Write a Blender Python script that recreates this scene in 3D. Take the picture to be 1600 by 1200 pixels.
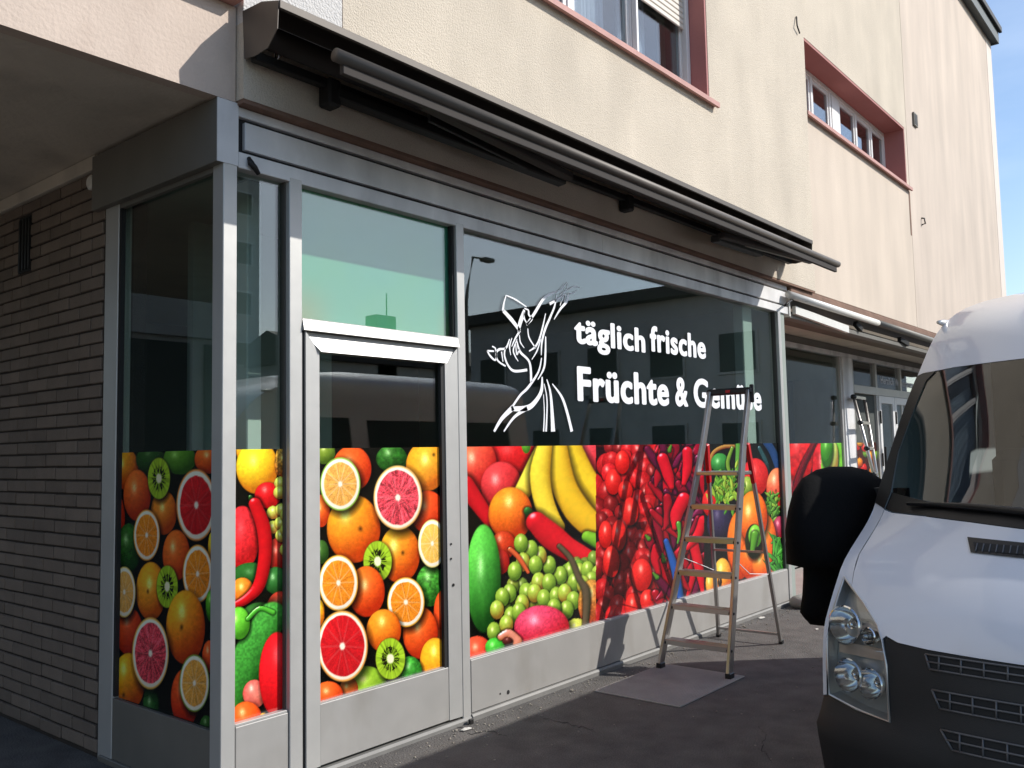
import bpy, bmesh, math, random
import numpy as np
from mathutils import Vector, Matrix
from mathutils.geometry import delaunay_2d_cdt, tessellate_polygon

random.seed(7)
for o in list(bpy.data.objects):
    bpy.data.objects.remove(o, do_unlink=True)
scene = bpy.context.scene
COL = scene.collection

# ------------------------------------------------------------------ camera
FPX, YAW, PITCH, ROLL = 1381.9, math.radians(50.3586), math.radians(4.404), math.radians(-1.1369)
CAM = np.array([-2.215, -3.521, 1.53])
def cam_axes():
    cy, sy, cp, sp, cr, sr = math.cos(YAW), math.sin(YAW), math.cos(PITCH), math.sin(PITCH), math.cos(ROLL), math.sin(ROLL)
    F = np.array([sy*cp, cy*cp, sp]); r0 = np.array([cy, -sy, 0]); u0 = np.cross(r0, F)
    return r0*cr+u0*sr, -r0*sr+u0*cr, F
RT, UP, FW = cam_axes()
cd = bpy.data.cameras.new('camera'); co = bpy.data.objects.new('camera', cd); COL.objects.link(co)
cd.sensor_width = 36; cd.lens = FPX/1600*36; cd.clip_end = 3000; cd.clip_start = .05
co.matrix_world = Matrix(((RT[0], UP[0], -FW[0], CAM[0]), (RT[1], UP[1], -FW[1], CAM[1]), (RT[2], UP[2], -FW[2], CAM[2]), (0, 0, 0, 1)))
scene.camera = co
# photo pixel (1600x1200) -> point on a world plane
def ray(u, v): return RT*((u-800)/FPX) - UP*((v-600)/FPX) + FW
def onY(u, v, Y=0.): d = ray(u, v); return CAM + d*((Y-CAM[1])/d[1])
def onX(u, v, X=0.): d = ray(u, v); return CAM + d*((X-CAM[0])/d[0])
def onZ(u, v, Z=0.): d = ray(u, v); return CAM + d*((Z-CAM[2])/d[2])

# ------------------------------------------------------------------ light
SUN = Vector((.84, -1., .93)).normalized()
elev = math.asin(SUN.z)
w = bpy.data.worlds.new('World'); scene.world = w; w.use_nodes = True
nt = w.node_tree; nt.nodes.clear()
sky = nt.nodes.new('ShaderNodeTexSky'); sky.sky_type = 'NISHITA'; sky.sun_disc = False
sky.sun_elevation = elev; sky.sun_rotation = math.atan2(SUN.x, SUN.y); sky.air_density = 1.0; sky.dust_density = .7; sky.ozone_density = 2.0
bg = nt.nodes.new('ShaderNodeBackground'); bg.inputs[1].default_value = .15
out = nt.nodes.new('ShaderNodeOutputWorld')
tc = nt.nodes.new('ShaderNodeTexCoord'); mp = nt.nodes.new('ShaderNodeMapping'); mp.inputs['Scale'].default_value = (1.2, 1.2, 4.5)
nz = nt.nodes.new('ShaderNodeTexNoise'); nz.inputs['Scale'].default_value = 2.2; nz.inputs['Detail'].default_value = 7
cr = nt.nodes.new('ShaderNodeValToRGB'); cr.color_ramp.elements[0].position = .48; cr.color_ramp.elements[1].position = .8
cr.color_ramp.elements[1].color = (.22, .22, .22, 1)
mx = nt.nodes.new('ShaderNodeMix'); mx.data_type = 'RGBA'; mx.inputs[7].default_value = (8, 8.4, 9, 1)
nt.links.new(tc.outputs['Generated'], mp.inputs[0]); nt.links.new(mp.outputs[0], nz.inputs[0]); nt.links.new(nz.outputs[0], cr.inputs[0])
nt.links.new(cr.outputs[0], mx.inputs[0]); nt.links.new(sky.outputs[0], mx.inputs[6]); nt.links.new(mx.outputs[2], bg.inputs[0]); nt.links.new(bg.outputs[0], out.inputs[0])
sl = bpy.data.lights.new('sun', 'SUN'); sl.energy = 3.9; sl.angle = math.radians(.53); sl.color = (1, .965, .91)
so = bpy.data.objects.new('sun', sl); COL.objects.link(so); so.rotation_euler = SUN.to_track_quat('Z', 'Y').to_euler(); so.location = (8, -12, 14)
vs = scene.view_settings; vs.view_transform = 'Standard'; vs.look = 'None'; vs.gamma = 1; vs.exposure = .3; vs.use_curve_mapping = False
scene.render.engine = 'CYCLES'
scene.cycles.max_bounces = 10; scene.cycles.transparent_max_bounces = 24; scene.cycles.glossy_bounces = 5; scene.cycles.caustics_reflective = False; scene.cycles.caustics_refractive = False

# ------------------------------------------------------------------ helpers
def s2l(c):
    c = np.asarray(c, float); return np.where(c <= .04045, c/12.92, ((c+.055)/1.055)**2.4)
def rgb(r, g, b): return tuple(s2l(np.array([r, g, b])/255.))
def wmat(o):
    return o.matrix_basis if o.parent is None else wmat(o.parent) @ o.matrix_parent_inverse @ o.matrix_basis
def link(o, parent=None):
    COL.objects.link(o)
    if parent is not None:
        o.parent = parent
        o.matrix_parent_inverse = wmat(parent).inverted()
    return o
def mesh(name, verts, faces, mat=None, parent=None, smooth=False, mats=None, fmat=None):
    me = bpy.data.meshes.new(name); me.from_pydata([tuple(map(float, v)) for v in verts], [], faces); me.update()
    if mats:
        for m in mats: me.materials.append(m)
        if fmat: me.polygons.foreach_set('material_index', fmat)
    elif mat: me.materials.append(mat)
    if smooth: me.polygons.foreach_set('use_smooth', [True]*len(me.polygons))
    o = bpy.data.objects.new(name, me); return link(o, parent)
def bmobj(name, bm, mat, parent=None, smooth=False):
    me = bpy.data.meshes.new(name); bmesh.ops.recalc_face_normals(bm, faces=bm.faces[:]); bm.to_mesh(me); bm.free()
    if mat: me.materials.append(mat)
    if smooth: me.polygons.foreach_set('use_smooth', [True]*len(me.polygons))
    return link(bpy.data.objects.new(name, me), parent)
def bm_box(bm, x0, x1, y0, y1, z0, z1, bev=0, mtx=None):
    r = bmesh.ops.create_cube(bm, size=1); vs_ = r['verts']
    for v in vs_:
        v.co = Vector(((x0+x1)/2+v.co.x*(x1-x0), (y0+y1)/2+v.co.y*(y1-y0), (z0+z1)/2+v.co.z*(z1-z0)))
    if bev:
        es = list({e for v in vs_ for e in v.link_edges})
        rr = bmesh.ops.bevel(bm, geom=es, offset=bev, segments=1, affect='EDGES', profile=.5)
        vs_ = list({v for f in rr['faces'] for v in f.verts})
    if mtx is not None:
        for v in vs_: v.co = mtx @ v.co
def box(name, x0, x1, y0, y1, z0, z1, mat, parent=None, bev=.002):
    bm = bmesh.new(); bm_box(bm, x0, x1, y0, y1, z0, z1, bev); return bmobj(name, bm, mat, parent)
def bm_bar(bm, a, b, wdt, thk, upv=(0, 0, 1), bev=.002):
    a, b = Vector(a), Vector(b); d = b-a; L = d.length; d.normalize(); upv = Vector(upv)
    s = d.cross(upv).normalized(); t = s.cross(d).normalized()
    m = Matrix(((d.x, s.x, t.x, a.x), (d.y, s.y, t.y, a.y), (d.z, s.z, t.z, a.z), (0, 0, 0, 1)))
    bm_box(bm, 0, L, -wdt/2, wdt/2, -thk/2, thk/2, bev, m)
def bar(name, a, b, wdt, thk, mat, parent=None, upv=(0, 0, 1), bev=.002):
    bm = bmesh.new(); bm_bar(bm, a, b, wdt, thk, upv, bev); return bmobj(name, bm, mat, parent)
def bm_tube(bm, pts, rad, n=12, cap=True):
    pts = [Vector(p) for p in pts]; rads = rad if hasattr(rad, '__len__') else [rad]*len(pts); rings = []
    t0 = None
    for i, p in enumerate(pts):
        d = (pts[min(i+1, len(pts)-1)]-pts[max(i-1, 0)]).normalized()
        a = Vector((0, 0, 1)) if abs(d.z) < .9 else Vector((1, 0, 0))
        s = d.cross(a).normalized(); t = s.cross(d)
        rings.append([bm.verts.new(p+(s*math.cos(2*math.pi*k/n)+t*math.sin(2*math.pi*k/n))*rads[i]) for k in range(n)])
    for i in range(len(pts)-1):
        for k in range(n): bm.faces.new((rings[i][k], rings[i][(k+1) % n], rings[i+1][(k+1) % n], rings[i+1][k]))
    if cap: bm.faces.new(rings[0]); bm.faces.new(rings[-1])
def tube(name, pts, rad, mat, parent=None, n=12, smooth=True):
    bm = bmesh.new(); bm_tube(bm, pts, rad, n); o = bmobj(name, bm, mat, parent, smooth); 
    return o
def prism_x(name, prof, x0, x1, mat, parent=None, smooth=False):   # closed (y,z) profile extruded along X
    n = len(prof); v = [(x0, y, z) for y, z in prof]+[(x1, y, z) for y, z in prof]
    f = [(i, (i+1) % n, n+(i+1) % n, n+i) for i in range(n)]+[tuple(range(n))[::-1], tuple(range(n, 2*n))]
    o = mesh(name, v, f, mat, parent)
    bm = bmesh.new(); bm.from_mesh(o.data); bmesh.ops.recalc_face_normals(bm, faces=bm.faces[:]); bm.to_mesh(o.data); bm.free()
    return o
def empty(name, loc=(0, 0, 0)):
    o = bpy.data.objects.new(name, None); o.location = loc; o.empty_display_size = .2; COL.objects.link(o); return o
def sub_empty(name, loc, parent):
    o = bpy.data.objects.new(name, None); o.location = loc; o.empty_display_size = .1; return link(o, parent)
def tag(o, label=None, cat=None, group=None, kind=None):
    if label: o['label'] = label
    if cat: o['category'] = cat
    if group: o['group'] = group
    if kind: o['kind'] = kind
    return o
def thing(name, label, cat, loc=(0, 0, 0), group=None): return tag(empty(name, loc), label, cat, group)
def share(name, src, parent, matrix=None):
    o = bpy.data.objects.new(name, src); link(o, parent)
    if matrix is not None: o.matrix_basis = matrix
    return o

# ------------------------------------------------------------------ materials
def nodes(m):
    m.use_nodes = True; t = m.node_tree; b = t.nodes['Principled BSDF']; return t, b
def M(name, col, rough=.6, metal=0., var=.12, vscale=3., bump=0., bscale=60., fine=0., streak=0., stain=None, stain_amt=.0, stain_scale=1.5, spec=.5, rand=0., rvar=0.):
    m = bpy.data.materials.new(name); t, b = nodes(m); N, L = t.nodes.new, t.links.new
    geo = N('ShaderNodeNewGeometry')
    b.inputs['Roughness'].default_value = rough; b.inputs['Metallic'].default_value = metal; b.inputs['Specular IOR Level'].default_value = spec
    cur = N('ShaderNodeRGB'); cur.outputs[0].default_value = (*col, 1); cur = cur.outputs[0]
    def noise(scale, detail=4, stretch=None):
        n = N('ShaderNodeTexNoise'); n.inputs['Scale'].default_value = scale; n.inputs['Detail'].default_value = detail
        if stretch:
            mp_ = N('ShaderNodeMapping'); mp_.inputs['Scale'].default_value = stretch; L(geo.outputs['Position'], mp_.inputs[0]); L(mp_.outputs[0], n.inputs[0])
        else: L(geo.outputs['Position'], n.inputs[0])
        return n.outputs[0]
    def mulvar(cur, fac, amt):   # multiply colour by 1 +- amt
        mr = N('ShaderNodeMapRange'); mr.inputs[1].default_value = .25; mr.inputs[2].default_value = .75; mr.inputs[3].default_value = 1-amt; mr.inputs[4].default_value = 1+amt
        L(fac, mr.inputs[0]); vm = N('ShaderNodeVectorMath'); vm.operation = 'SCALE'; L(cur, vm.inputs[0]); L(mr.outputs[0], vm.inputs['Scale']); return vm.outputs[0]
    if var: cur = mulvar(cur, noise(vscale, 6), var)
    if fine: cur = mulvar(cur, noise(bscale*1.7, 3), fine)
    if streak: cur = mulvar(cur, noise(2.2, 6, (1.1, 1.1, .22)), streak)
    if rand:
        oi = N('ShaderNodeObjectInfo'); mr = N('ShaderNodeMapRange'); mr.inputs[3].default_value = 1-rand; mr.inputs[4].default_value = 1+rand
        L(oi.outputs['Random'], mr.inputs[0]); vm = N('ShaderNodeVectorMath'); vm.operation = 'SCALE'; L(cur, vm.inputs[0]); L(mr.outputs[0], vm.inputs['Scale']); cur = vm.outputs[0]
    if stain:
        r = N('ShaderNodeMapRange'); r.inputs[1].default_value = .52; r.inputs[2].default_value = .78; r.inputs[4].default_value = stain_amt
        L(noise(stain_scale, 8, (1, 1, .45)), r.inputs[0]); mxx = N('ShaderNodeMix'); mxx.data_type = 'RGBA'; mxx.inputs[7].default_value = (*stain, 1)
        L(r.outputs[0], mxx.inputs[0]); L(cur, mxx.inputs[6]); cur = mxx.outputs[2]
    L(cur, b.inputs['Base Color'])
    if rvar:
        r = N('ShaderNodeMapRange'); r.inputs[3].default_value = rough-rvar; r.inputs[4].default_value = rough+rvar; L(noise(vscale*4, 5), r.inputs[0]); L(r.outputs[0], b.inputs['Roughness'])
    if bump:
        bn = N('ShaderNodeBump'); bn.inputs['Strength'].default_value = bump; bn.inputs['Distance'].default_value = .01; L(noise(bscale, 6), bn.inputs['Height']); L(bn.outputs[0], b.inputs['Normal'])
    return m
def glass_mat(name, tint=(.9, .94, .92), f0=.045, gain=1.0, rough=0.0):
    m = bpy.data.materials.new(name); m.use_nodes = True; t = m.node_tree; t.nodes.clear(); N, L = t.nodes.new, t.links.new
    o = N('ShaderNodeOutputMaterial'); mix = N('ShaderNodeMixShader'); tr = N('ShaderNodeBsdfTransparent'); gl = N('ShaderNodeBsdfGlossy')
    tr.inputs[0].default_value = (*tint, 1); gl.inputs['Roughness'].default_value = rough
    lw = N('ShaderNodeLayerWeight'); lw.inputs[0].default_value = .5
    p = N('ShaderNodeMath'); p.operation = 'POWER'; p.inputs[1].default_value = 5; L(lw.outputs['Facing'], p.inputs[0])
    ma = N('ShaderNodeMath'); ma.operation = 'MULTIPLY_ADD'; ma.inputs[1].default_value = (1-f0)*gain; ma.inputs[2].default_value = f0*gain; ma.use_clamp = True
    L(p.outputs[0], ma.inputs[0]); L(ma.outputs[0], mix.inputs[0]); L(tr.outputs[0], mix.inputs[1]); L(gl.outputs[0], mix.inputs[2]); L(mix.outputs[0], o.inputs[0])
    return m
def attr_mat(name, rough=.22):
    m = bpy.data.materials.new(name); t, b = nodes(m); a = t.nodes.new('ShaderNodeAttribute'); a.attribute_name = 'print'
    t.links.new(a.outputs['Color'], b.inputs['Base Color']); b.inputs['Roughness'].default_value = rough; b.inputs['Specular IOR Level'].default_value = .45
    return m

m_asphalt = M('asphalt', (.104, .096, .089), .88, var=.34, vscale=6., bump=.9, bscale=90, fine=.6, stain=(.17, .155, .14), stain_amt=.5, stain_scale=1.1)
m_step = M('threshold_concrete', (.30, .28, .25), .85, var=.15, bump=.4, bscale=90, fine=.15)
m_plaster = M('rough_plaster', rgb(206, 193, 174), .92, var=.07, vscale=1.6, bump=.7, bscale=95, fine=.10, streak=.07, stain=rgb(168, 156, 140), stain_amt=.4, stain_scale=1.4)
m_plaster2 = M('smooth_plaster', rgb(208, 192, 174), .9, var=.06, vscale=.8, bump=.25, bscale=90, fine=.03, streak=.10)
m_plaster3 = M('streaked_plaster', rgb(205, 189, 173), .9, var=.05, vscale=.7, bump=.25, bscale=80, fine=.03, streak=.13)
m_whitewash = M('white_rough_plaster', rgb(206, 202, 197), .92, var=.06, vscale=2, bump=.9, bscale=85, fine=.1)
m_pale = M('pale_corner_plaster', rgb(225, 212, 200), .9, var=.05)
m_lintel = M('painted_concrete', rgb(200, 182, 167), .85, var=.05, vscale=2, bump=.35, bscale=50, fine=.03, streak=.05, stain=rgb(150, 125, 110), stain_amt=.25, stain_scale=6)
m_soffit = M('board_marked_concrete', rgb(214, 204, 188), .9, var=.12, vscale=2, bump=.4, bscale=30, stain=rgb(160, 152, 140), stain_amt=.4, stain_scale=3)
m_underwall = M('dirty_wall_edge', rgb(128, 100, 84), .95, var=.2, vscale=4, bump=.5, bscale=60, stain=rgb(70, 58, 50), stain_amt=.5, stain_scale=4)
m_pink = M('pink_reveal', rgb(172, 114, 108), .8, var=.06, vscale=3, bump=.15)
m_sill = M('pink_sill', rgb(188, 140, 130), .7, var=.1, vscale=5, bump=.2)
m_brick = M('grey_brown_brick', rgb(124, 110, 98), .92, var=.12, vscale=6, bump=.6, bscale=110, fine=.12, rand=.16)
m_mortar = M('mortar', rgb(60, 52, 46), .95, var=.15, bump=.6, bscale=120)
m_alu = M('anodised_aluminium', rgb(188, 186, 181), .42, .3, var=.05, vscale=5, streak=.05, rvar=.07)
m_alu_dirty = M('weathered_aluminium', rgb(222, 220, 218), .6, .05, var=.12, vscale=4, streak=.22, stain=rgb(95, 92, 90), stain_amt=.55, stain_scale=3, rvar=.08)
m_panel = M('kick_panel', rgb(176, 173, 168), .5, .35, var=.06, vscale=3, streak=.05, stain=rgb(140, 132, 120), stain_amt=.4, stain_scale=4, rvar=.08)
m_sillmetal = M('dull_sill', rgb(128, 126, 122), .6, .2, var=.15, vscale=6, streak=.05)
m_white_alu = M('white_frame', rgb(226, 224, 220), .45, 0, var=.03)
m_dark_gasket = M('gasket', (.012, .012, .012), .7, var=0)
m_gasket2 = M('bronze_gasket', rgb(78, 74, 68), .6, var=.1)
m_box = M('grey_box_cladding', rgb(118, 114, 106), .6, .2, var=.08, vscale=3, streak=.06)
m_glass = glass_mat('shop_glass', (.86, .93, .90), .055, 2.0)
m_glass_up = glass_mat('window_glass', (.8, .85, .88), .06, 1.8)
m_van_glass = glass_mat('van_glass', (.52, .60, .57), .06, 1.6)
m_letter = M('white_vinyl', rgb(238, 238, 240), .5, var=0)
m_film = attr_mat('fruit_print')
m_awn = M('awning_brown', rgb(88, 80, 72), .55, .2, var=.12, vscale=6, streak=.05)
m_awn_dark = M('awning_fabric', rgb(52, 46, 42), .85, var=.1)
m_iron = M('dark_iron', (.02, .019, .018), .6, .4, var=.1)
m_white_tube = M('white_lacquer', rgb(225, 222, 214), .4, 0, var=.05, vscale=8)
m_steel = M('bright_steel', rgb(205, 205, 205), .25, 1., var=.04)
m_ladder = M('ladder_aluminium', rgb(178, 174, 170), .33, .85, var=.08, vscale=8, rvar=.08)
m_plastic = M('black_plastic', (.012, .012, .013), .45, var=.05)
m_red = M('red_plastic', rgb(200, 30, 35), .4, var=.03)
m_room = M('room_wall', rgb(150, 158, 150), .9, var=.05)
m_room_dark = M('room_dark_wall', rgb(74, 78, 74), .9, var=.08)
m_room_floor = M('room_floor', rgb(96, 92, 88), .5, var=.1)
m_column = M('white_column', rgb(226, 230, 224), .8, var=.03)
m_curtain = M('net_curtain', rgb(205, 208, 212), .9, var=.12, vscale=9)
m_shutter = M('shutter_slat', rgb(214, 205, 192), .6, var=.04)
m_slate = M('roof_fascia', rgb(86, 92, 92), .6, .2, var=.1)

# ------------------------------------------------------------------ ground
g = mesh('ground', [(-400, -400, 0), (400, -400, 0), (400, 400, 0), (-400, 400, 0)], [(0, 1, 2, 3)], m_asphalt); tag(g, kind='structure')
st = box('threshold_slab', 6.52, 30, .1, .86, -.05, .03, m_step, None, .006); tag(st, kind='structure')

# ------------------------------------------------------------------ building
WY, WY2 = -.055, -.012           # front planes of the proud wall bay and of the wall beyond it
bld = thing('apartment_building', 'beige rendered apartment building with pink window reveals above the shops', 'building')
X1, Z1, IY1 = 4.78, 4.60, .15
W1L, ZT1 = 1.2, 6.15
W2L, W2R, W2B, W2T, IY2 = 7.12, 10.95, 5.2, 6.06, .26
ROOF = 9.62
def wallpiece(name, x0, x1, z0, z1, y0, mat, y1=.45): return box(name, x0, x1, y0, y1, z0, z1, mat, bld, 0)
# bay one, round window one
wallpiece('wall', .066, 7.1, 3.185, 3.55, WY, m_plaster); wallpiece('wall', .655, 7.1, 3.55, Z1-.03, WY, m_plaster)
wallpiece('wall', .655, W1L, Z1-.03, ZT1, WY, m_plaster); wallpiece('wall', .066, .65, 3.55, ROOF, WY, m_whitewash); wallpiece('wall_joint', .65, .655, 3.55, ROOF, WY+.006, m_pink)
wallpiece('wall', X1, 7.1, Z1-.03, ZT1, WY, m_plaster)
wallpiece('wall', .655, 7.1, ZT1, ROOF, WY, m_plaster)
# bay two, round window two
wallpiece('wall', 7.1, 11.05, 3.185, W2B-.03, WY2, m_plaster2)
wallpiece('wall', W2R, 11.05, W2B-.03, W2T, WY2+.002, m_plaster2)
wallpiece('wall', 7.1, 11.05, W2T, ROOF, WY2, m_plaster)
wallpiece('wall', 11.062, 17.0, 3.185, ROOF, WY2, m_plaster3)
wallpiece('wall_joint', 11.05, 11.062, 3.185, ROOF, WY2+.03, m_underwall)
wallpiece('corner_strip', 17.0, 17.45, 3.185, ROOF, WY2-.004, m_pale, 9.)
wallpiece('end_wall', 16.9, 17.44, 0, 3.185, .9, m_plaster3, 9.)
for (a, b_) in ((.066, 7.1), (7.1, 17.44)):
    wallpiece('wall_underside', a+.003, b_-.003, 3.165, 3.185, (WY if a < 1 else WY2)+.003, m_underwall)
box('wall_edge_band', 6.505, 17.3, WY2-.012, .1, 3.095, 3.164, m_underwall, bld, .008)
# passage lintel and soffit (left of the bay) and the wall above it
wallpiece('lintel', -7., .06, 3.178, 3.634, 0., m_lintel, .07)
wallpiece('lintel_back', -7., .06, 3.196, 3.634, .07, m_soffit)
wallpiece('upper_wall', -7., .06, 3.634, ROOF, .10, m_plaster)
box('ledge', -4.5, .052, -.085, .12, 3.636, 3.668, m_sill, bld, .004)
box('soffit', -7., .3, .45, 5., 3.20, 3.45, m_soffit, bld, .003)
box('soffit_beam', -.02, .25, 1.23, 9., 3.12, 3.198, m_soffit, bld, .004)
box('passage_wall', -7.3, -7., 0., 5., 0, ROOF, m_plaster3, bld)
box('rear_wall', .3, 17., 9., 9.2, 0, ROOF, m_plaster3, bld); box('rear_wall', -7., .3, 4.8, 5., 3.451, ROOF, m_plaster3, bld)
rf = box('roof', -7.6, 17.52, -.12, 9.5, ROOF, ROOF+.07, m_slate, bld, .01)
box('fascia', -7.6, 17.53, -.15, -.121, ROOF-.03, ROOF+.30, m_slate, rf, .006)
box('fascia', 17.53, 17.56, -.15, 9.5, ROOF-.03, ROOF+.30, m_slate, rf, .006)
box('gutter', -7.6, 17.6, -.21, -.152, ROOF+.20, ROOF+.32, m_iron, rf, .01)

def window(x0, x1, z0, z1, wy, iy, mulls, sill, name='window'):
    w_ = sub_empty(name, ((x0+x1)/2, wy, z0), bld)
    box('reveal', x0+.002, x0+.03, wy+.004, iy+.2, z0, z1, m_pink, w_, 0); box('reveal', x1-.03, x1-.002, wy+.004, iy+.2, z0, z1, m_pink, w_, 0)
    box('reveal', x0+.03, x1-.03, wy+.004, iy+.2, z1-.03, z1-.001, m_pink, w_, 0)
    # sloping sill
    p = [(wy-.055, z0-.02), (wy-.055, z0-.062), (wy-.03, z0-.062), (wy-.03, z0-.045), (iy+.1, z0-.028), (iy+.1, z0+.005), (iy, z0+.005)]
    prism_x('sill', p, sill[0], sill[1], m_sill, w_)
    # outer frame
    f = .06
    box('frame', x0+.03, x1-.03, iy, iy+.06, z0+.004, z0+f, m_white_alu, w_, .004); box('frame', x0+.03, x1-.03, iy, iy+.06, z1-.03-f, z1-.03, m_white_alu, w_, .004)
    xs = [x0+.03]+list(mulls)+[x1-.03]
    for k, x in enumerate(xs):
        wd = f if 0 < k < len(xs)-1 else f/2+.03
        a, b_ = (x, x+wd) if k == 0 else ((x-wd, x) if k == len(xs)-1 else (x-wd/2, x+wd/2))
        box('frame', a, b_, iy-.002, iy+.058, z0+f, z1-.03-f, m_white_alu, w_, .004)
        if k < len(xs)-1:
            px0 = x+(wd if k == 0 else wd/2); px1 = xs[k+1]-.03
            for (sa, sb) in ((px0, px0+.045), (px1-.045, px1)): box('sash', sa, sb, iy+.012, iy+.05, z0+f, z1-.03-f, m_white_alu, w_, .003)
            box('sash', px0+.045, px1-.045, iy+.012, iy+.05, z0+f, z0+f+.05, m_white_alu, w_, .003)
            box('sash', px0+.045, px1-.045, iy+.012, iy+.05, z1-.03-f-.05, z1-.03-f, m_white_alu, w_, .003)
            box('pane', px0+.045, px1-.045, iy+.026, iy+.032, z0+f+.05, z1-.03-f-.05, m_glass_up, w_, 0)
    # room behind
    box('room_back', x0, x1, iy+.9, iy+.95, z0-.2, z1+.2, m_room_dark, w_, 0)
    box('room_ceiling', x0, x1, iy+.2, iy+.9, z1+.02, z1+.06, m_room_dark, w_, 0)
    return w_
w1 = window(W1L, X1, Z1, ZT1, WY, IY1, (2.13, 2.98, 3.86), (W1L-.09, X1+.09))
w2 = window(W2L, W2R, W2B, W2T, WY2, IY2, (8.12, 8.74, 9.05, 9.70, 10.33), (W2L-.015, W2R+.07))
def curtain(x0, x1, z0, z1, y, parent):
    n = 40; v = []; f = []
    for i in range(n+1):
        x = x0+(x1-x0)*i/n; yy = y+.02*math.sin(i*1.9)+.008*math.sin(i*.7+1)
        v += [(x, yy, z0), (x, yy, z1)]
        if i: f.append((2*i-2, 2*i, 2*i+1, 2*i-1))
    return mesh('curtain', v, f, m_curtain, parent, True)
curtain(3.0, 3.75, Z1+.02, ZT1, IY1+.22, w1); curtain(3.95, 4.36, Z1+.02, 5.5, IY1+.2, w1); curtain(1.5, 2.6, Z1+.02, ZT1, IY1+.22, w1)
curtain(7.2, 8.0, W2B+.02, W2T-.3, IY2+.2, w2); curtain(9.1, 9.6, W2B+.02, W2T-.25, IY2+.2, w2); curtain(9.75, 10.2, W2B, W2T-.3, IY2+.22, w2)
bm = bmesh.new(); bm_box(bm, 8.17, 8.70, 0, .03, W2B+.08, W2T-.14, .003, Matrix.Translation((0, IY2+.1, 0)) @ Matrix.Rotation(0, 4, 'X')); bm.free()
box('white_infill', 8.78, 9.02, IY2-.006, IY2-.0025, W2B+.07, W2T-.1, m_white_alu, w2, 0)
# roller shutter half drawn over the right part of window one
z = 5.26
while z < ZT1-.08:
    box('shutter_slat', 3.875, X1-.095, IY1-.03, IY1-.012, z, z+.046, m_shutter, w1, .006); z += .05
box('shutter_rail', X1-.09, X1-.034, IY1-.05, IY1-.004, Z1+.01, ZT1-.04, m_white_alu, w1, .003)
box('shutter_rail', 3.84, 3.872, IY1-.05, IY1-.004, Z1+.06, ZT1-.04, m_white_alu, w1, .003)
# little vents and hooks on the far wall
bx = box('vent_cover', 11.40, 11.58, WY2-.03, WY2-.001, 6.22, 6.42, m_box, bld, .006); box('vent_hole', 11.425, 11.555, WY2-.034, WY2-.031, 6.245, 6.395, m_dark_gasket, bx, 0)
p = onY(1440, 345, WY2); tube('hook', [(p[0], WY2, p[2]+.04), (p[0], WY2-.04, p[2]+.03), (p[0], WY2-.05, p[2]-.05), (p[0], WY2, p[2]-.06)], .012, m_iron, bld)
p = onY(1246, 40, WY); tube('loose_cable', [onY(1244.5, 26, WY-.01), onY(1245.5, 40, WY-.03), onY(1249.5, 52, WY-.02)], .008, m_iron, bld)
tube('plaster_crack', [onY(1262, 425, WY2-.001), onY(1264.5, 437, WY2-.001), onY(1266, 442, WY2-.001), onY(1270, 453, WY2-.001)], .007, m_dark_gasket, bld, 6)
box('wall_mark', 10.985, 11.045, WY2-.004, WY2-.0005, 4.5, 5.14, m_underwall, bld, 0)

# ------------------------------------------------------------------ brick wall of the passage
bw = thing('brick_wall', 'grey brown running bond brick wall in the shaded passage beside the side window', 'brick wall', (0, 2, 0))
box('mortar_bed', .012, .24, 1.14, 9., 0, 3.118, m_mortar, bw, 0)
BL, BH, PL, PH = .252, .063, .265, .0737
bm = bmesh.new(); bm_box(bm, -.012, .012, -BL/2, BL/2, -BH/2, BH/2, .0035); bme = bpy.data.meshes.new('brick'); bm.to_mesh(bme); bm.free(); bme.materials.append(m_brick)
bm = bmesh.new(); bm_box(bm, -.012, .012, -BL/4+.004, BL/4-.004, -BH/2, BH/2, .0035); bmh = bpy.data.meshes.new('half_brick'); bm.to_mesh(bmh); bm.free(); bmh.materials.append(m_brick)
nb = 0; rest = bmesh.new()
for r in range(42):
    zc = 3.112-PH*r-BH/2
    if zc < .03: break
    off = 1.424-.265 if r % 2 == 0 else 1.289
    for k in range(-1, 30):
        yc = off+k*PL+PL/2
        if yc-BL/2 < 1.135 or yc > 8.9:
            if yc+BL/2 > 1.2 and yc-BL/2 < 1.135 and yc < 2:
                y0_, y1_ = 1.145, yc+BL/2; rrx = random.uniform(-.0015, .0015)
                box('brick', rrx, .024+rrx, y0_, y1_, zc-BH/2, zc+BH/2, m_brick, bw, .0035); nb += 1
            continue
        if 2.085-BL/2 < yc < 2.275+BL/2 and 2.69 < zc < 3.03:   # ventilation slot
            for (a, b_) in ((yc-BL/2, min(yc+BL/2, 2.09)), (max(yc-BL/2, 2.27), yc+BL/2)):
                if b_-a > .02: box('brick', 0, .024, a, b_, zc-BH/2, zc+BH/2, m_brick, bw, .0035); nb += 1
            continue
        if yc < 2.95 and nb < 298:
            o = share('brick', bme, bw, Matrix.Translation((.012+random.uniform(-.002, .002), yc+random.uniform(-.002, .002), zc+random.uniform(-.0015, .0015))) @ Matrix.Rotation(random.uniform(-.006, .006), 4, 'X')); nb += 1
        else: bm_box(rest, 0, .024, yc-BL/2, yc+BL/2, zc-BH/2, zc+BH/2, 0)
tag(bmobj('brickwork', rest, m_brick, bw), kind='stuff')
vg = box('vent_recess', .004, .011, 2.09, 2.27, 2.69, 3.03, m_dark_gasket, bw, 0)
for k in range(4): box('vent_slat', -.004, .003, 2.10+k*.045, 2.122+k*.045, 2.70, 3.02, m_iron, vg, .001)
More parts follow.
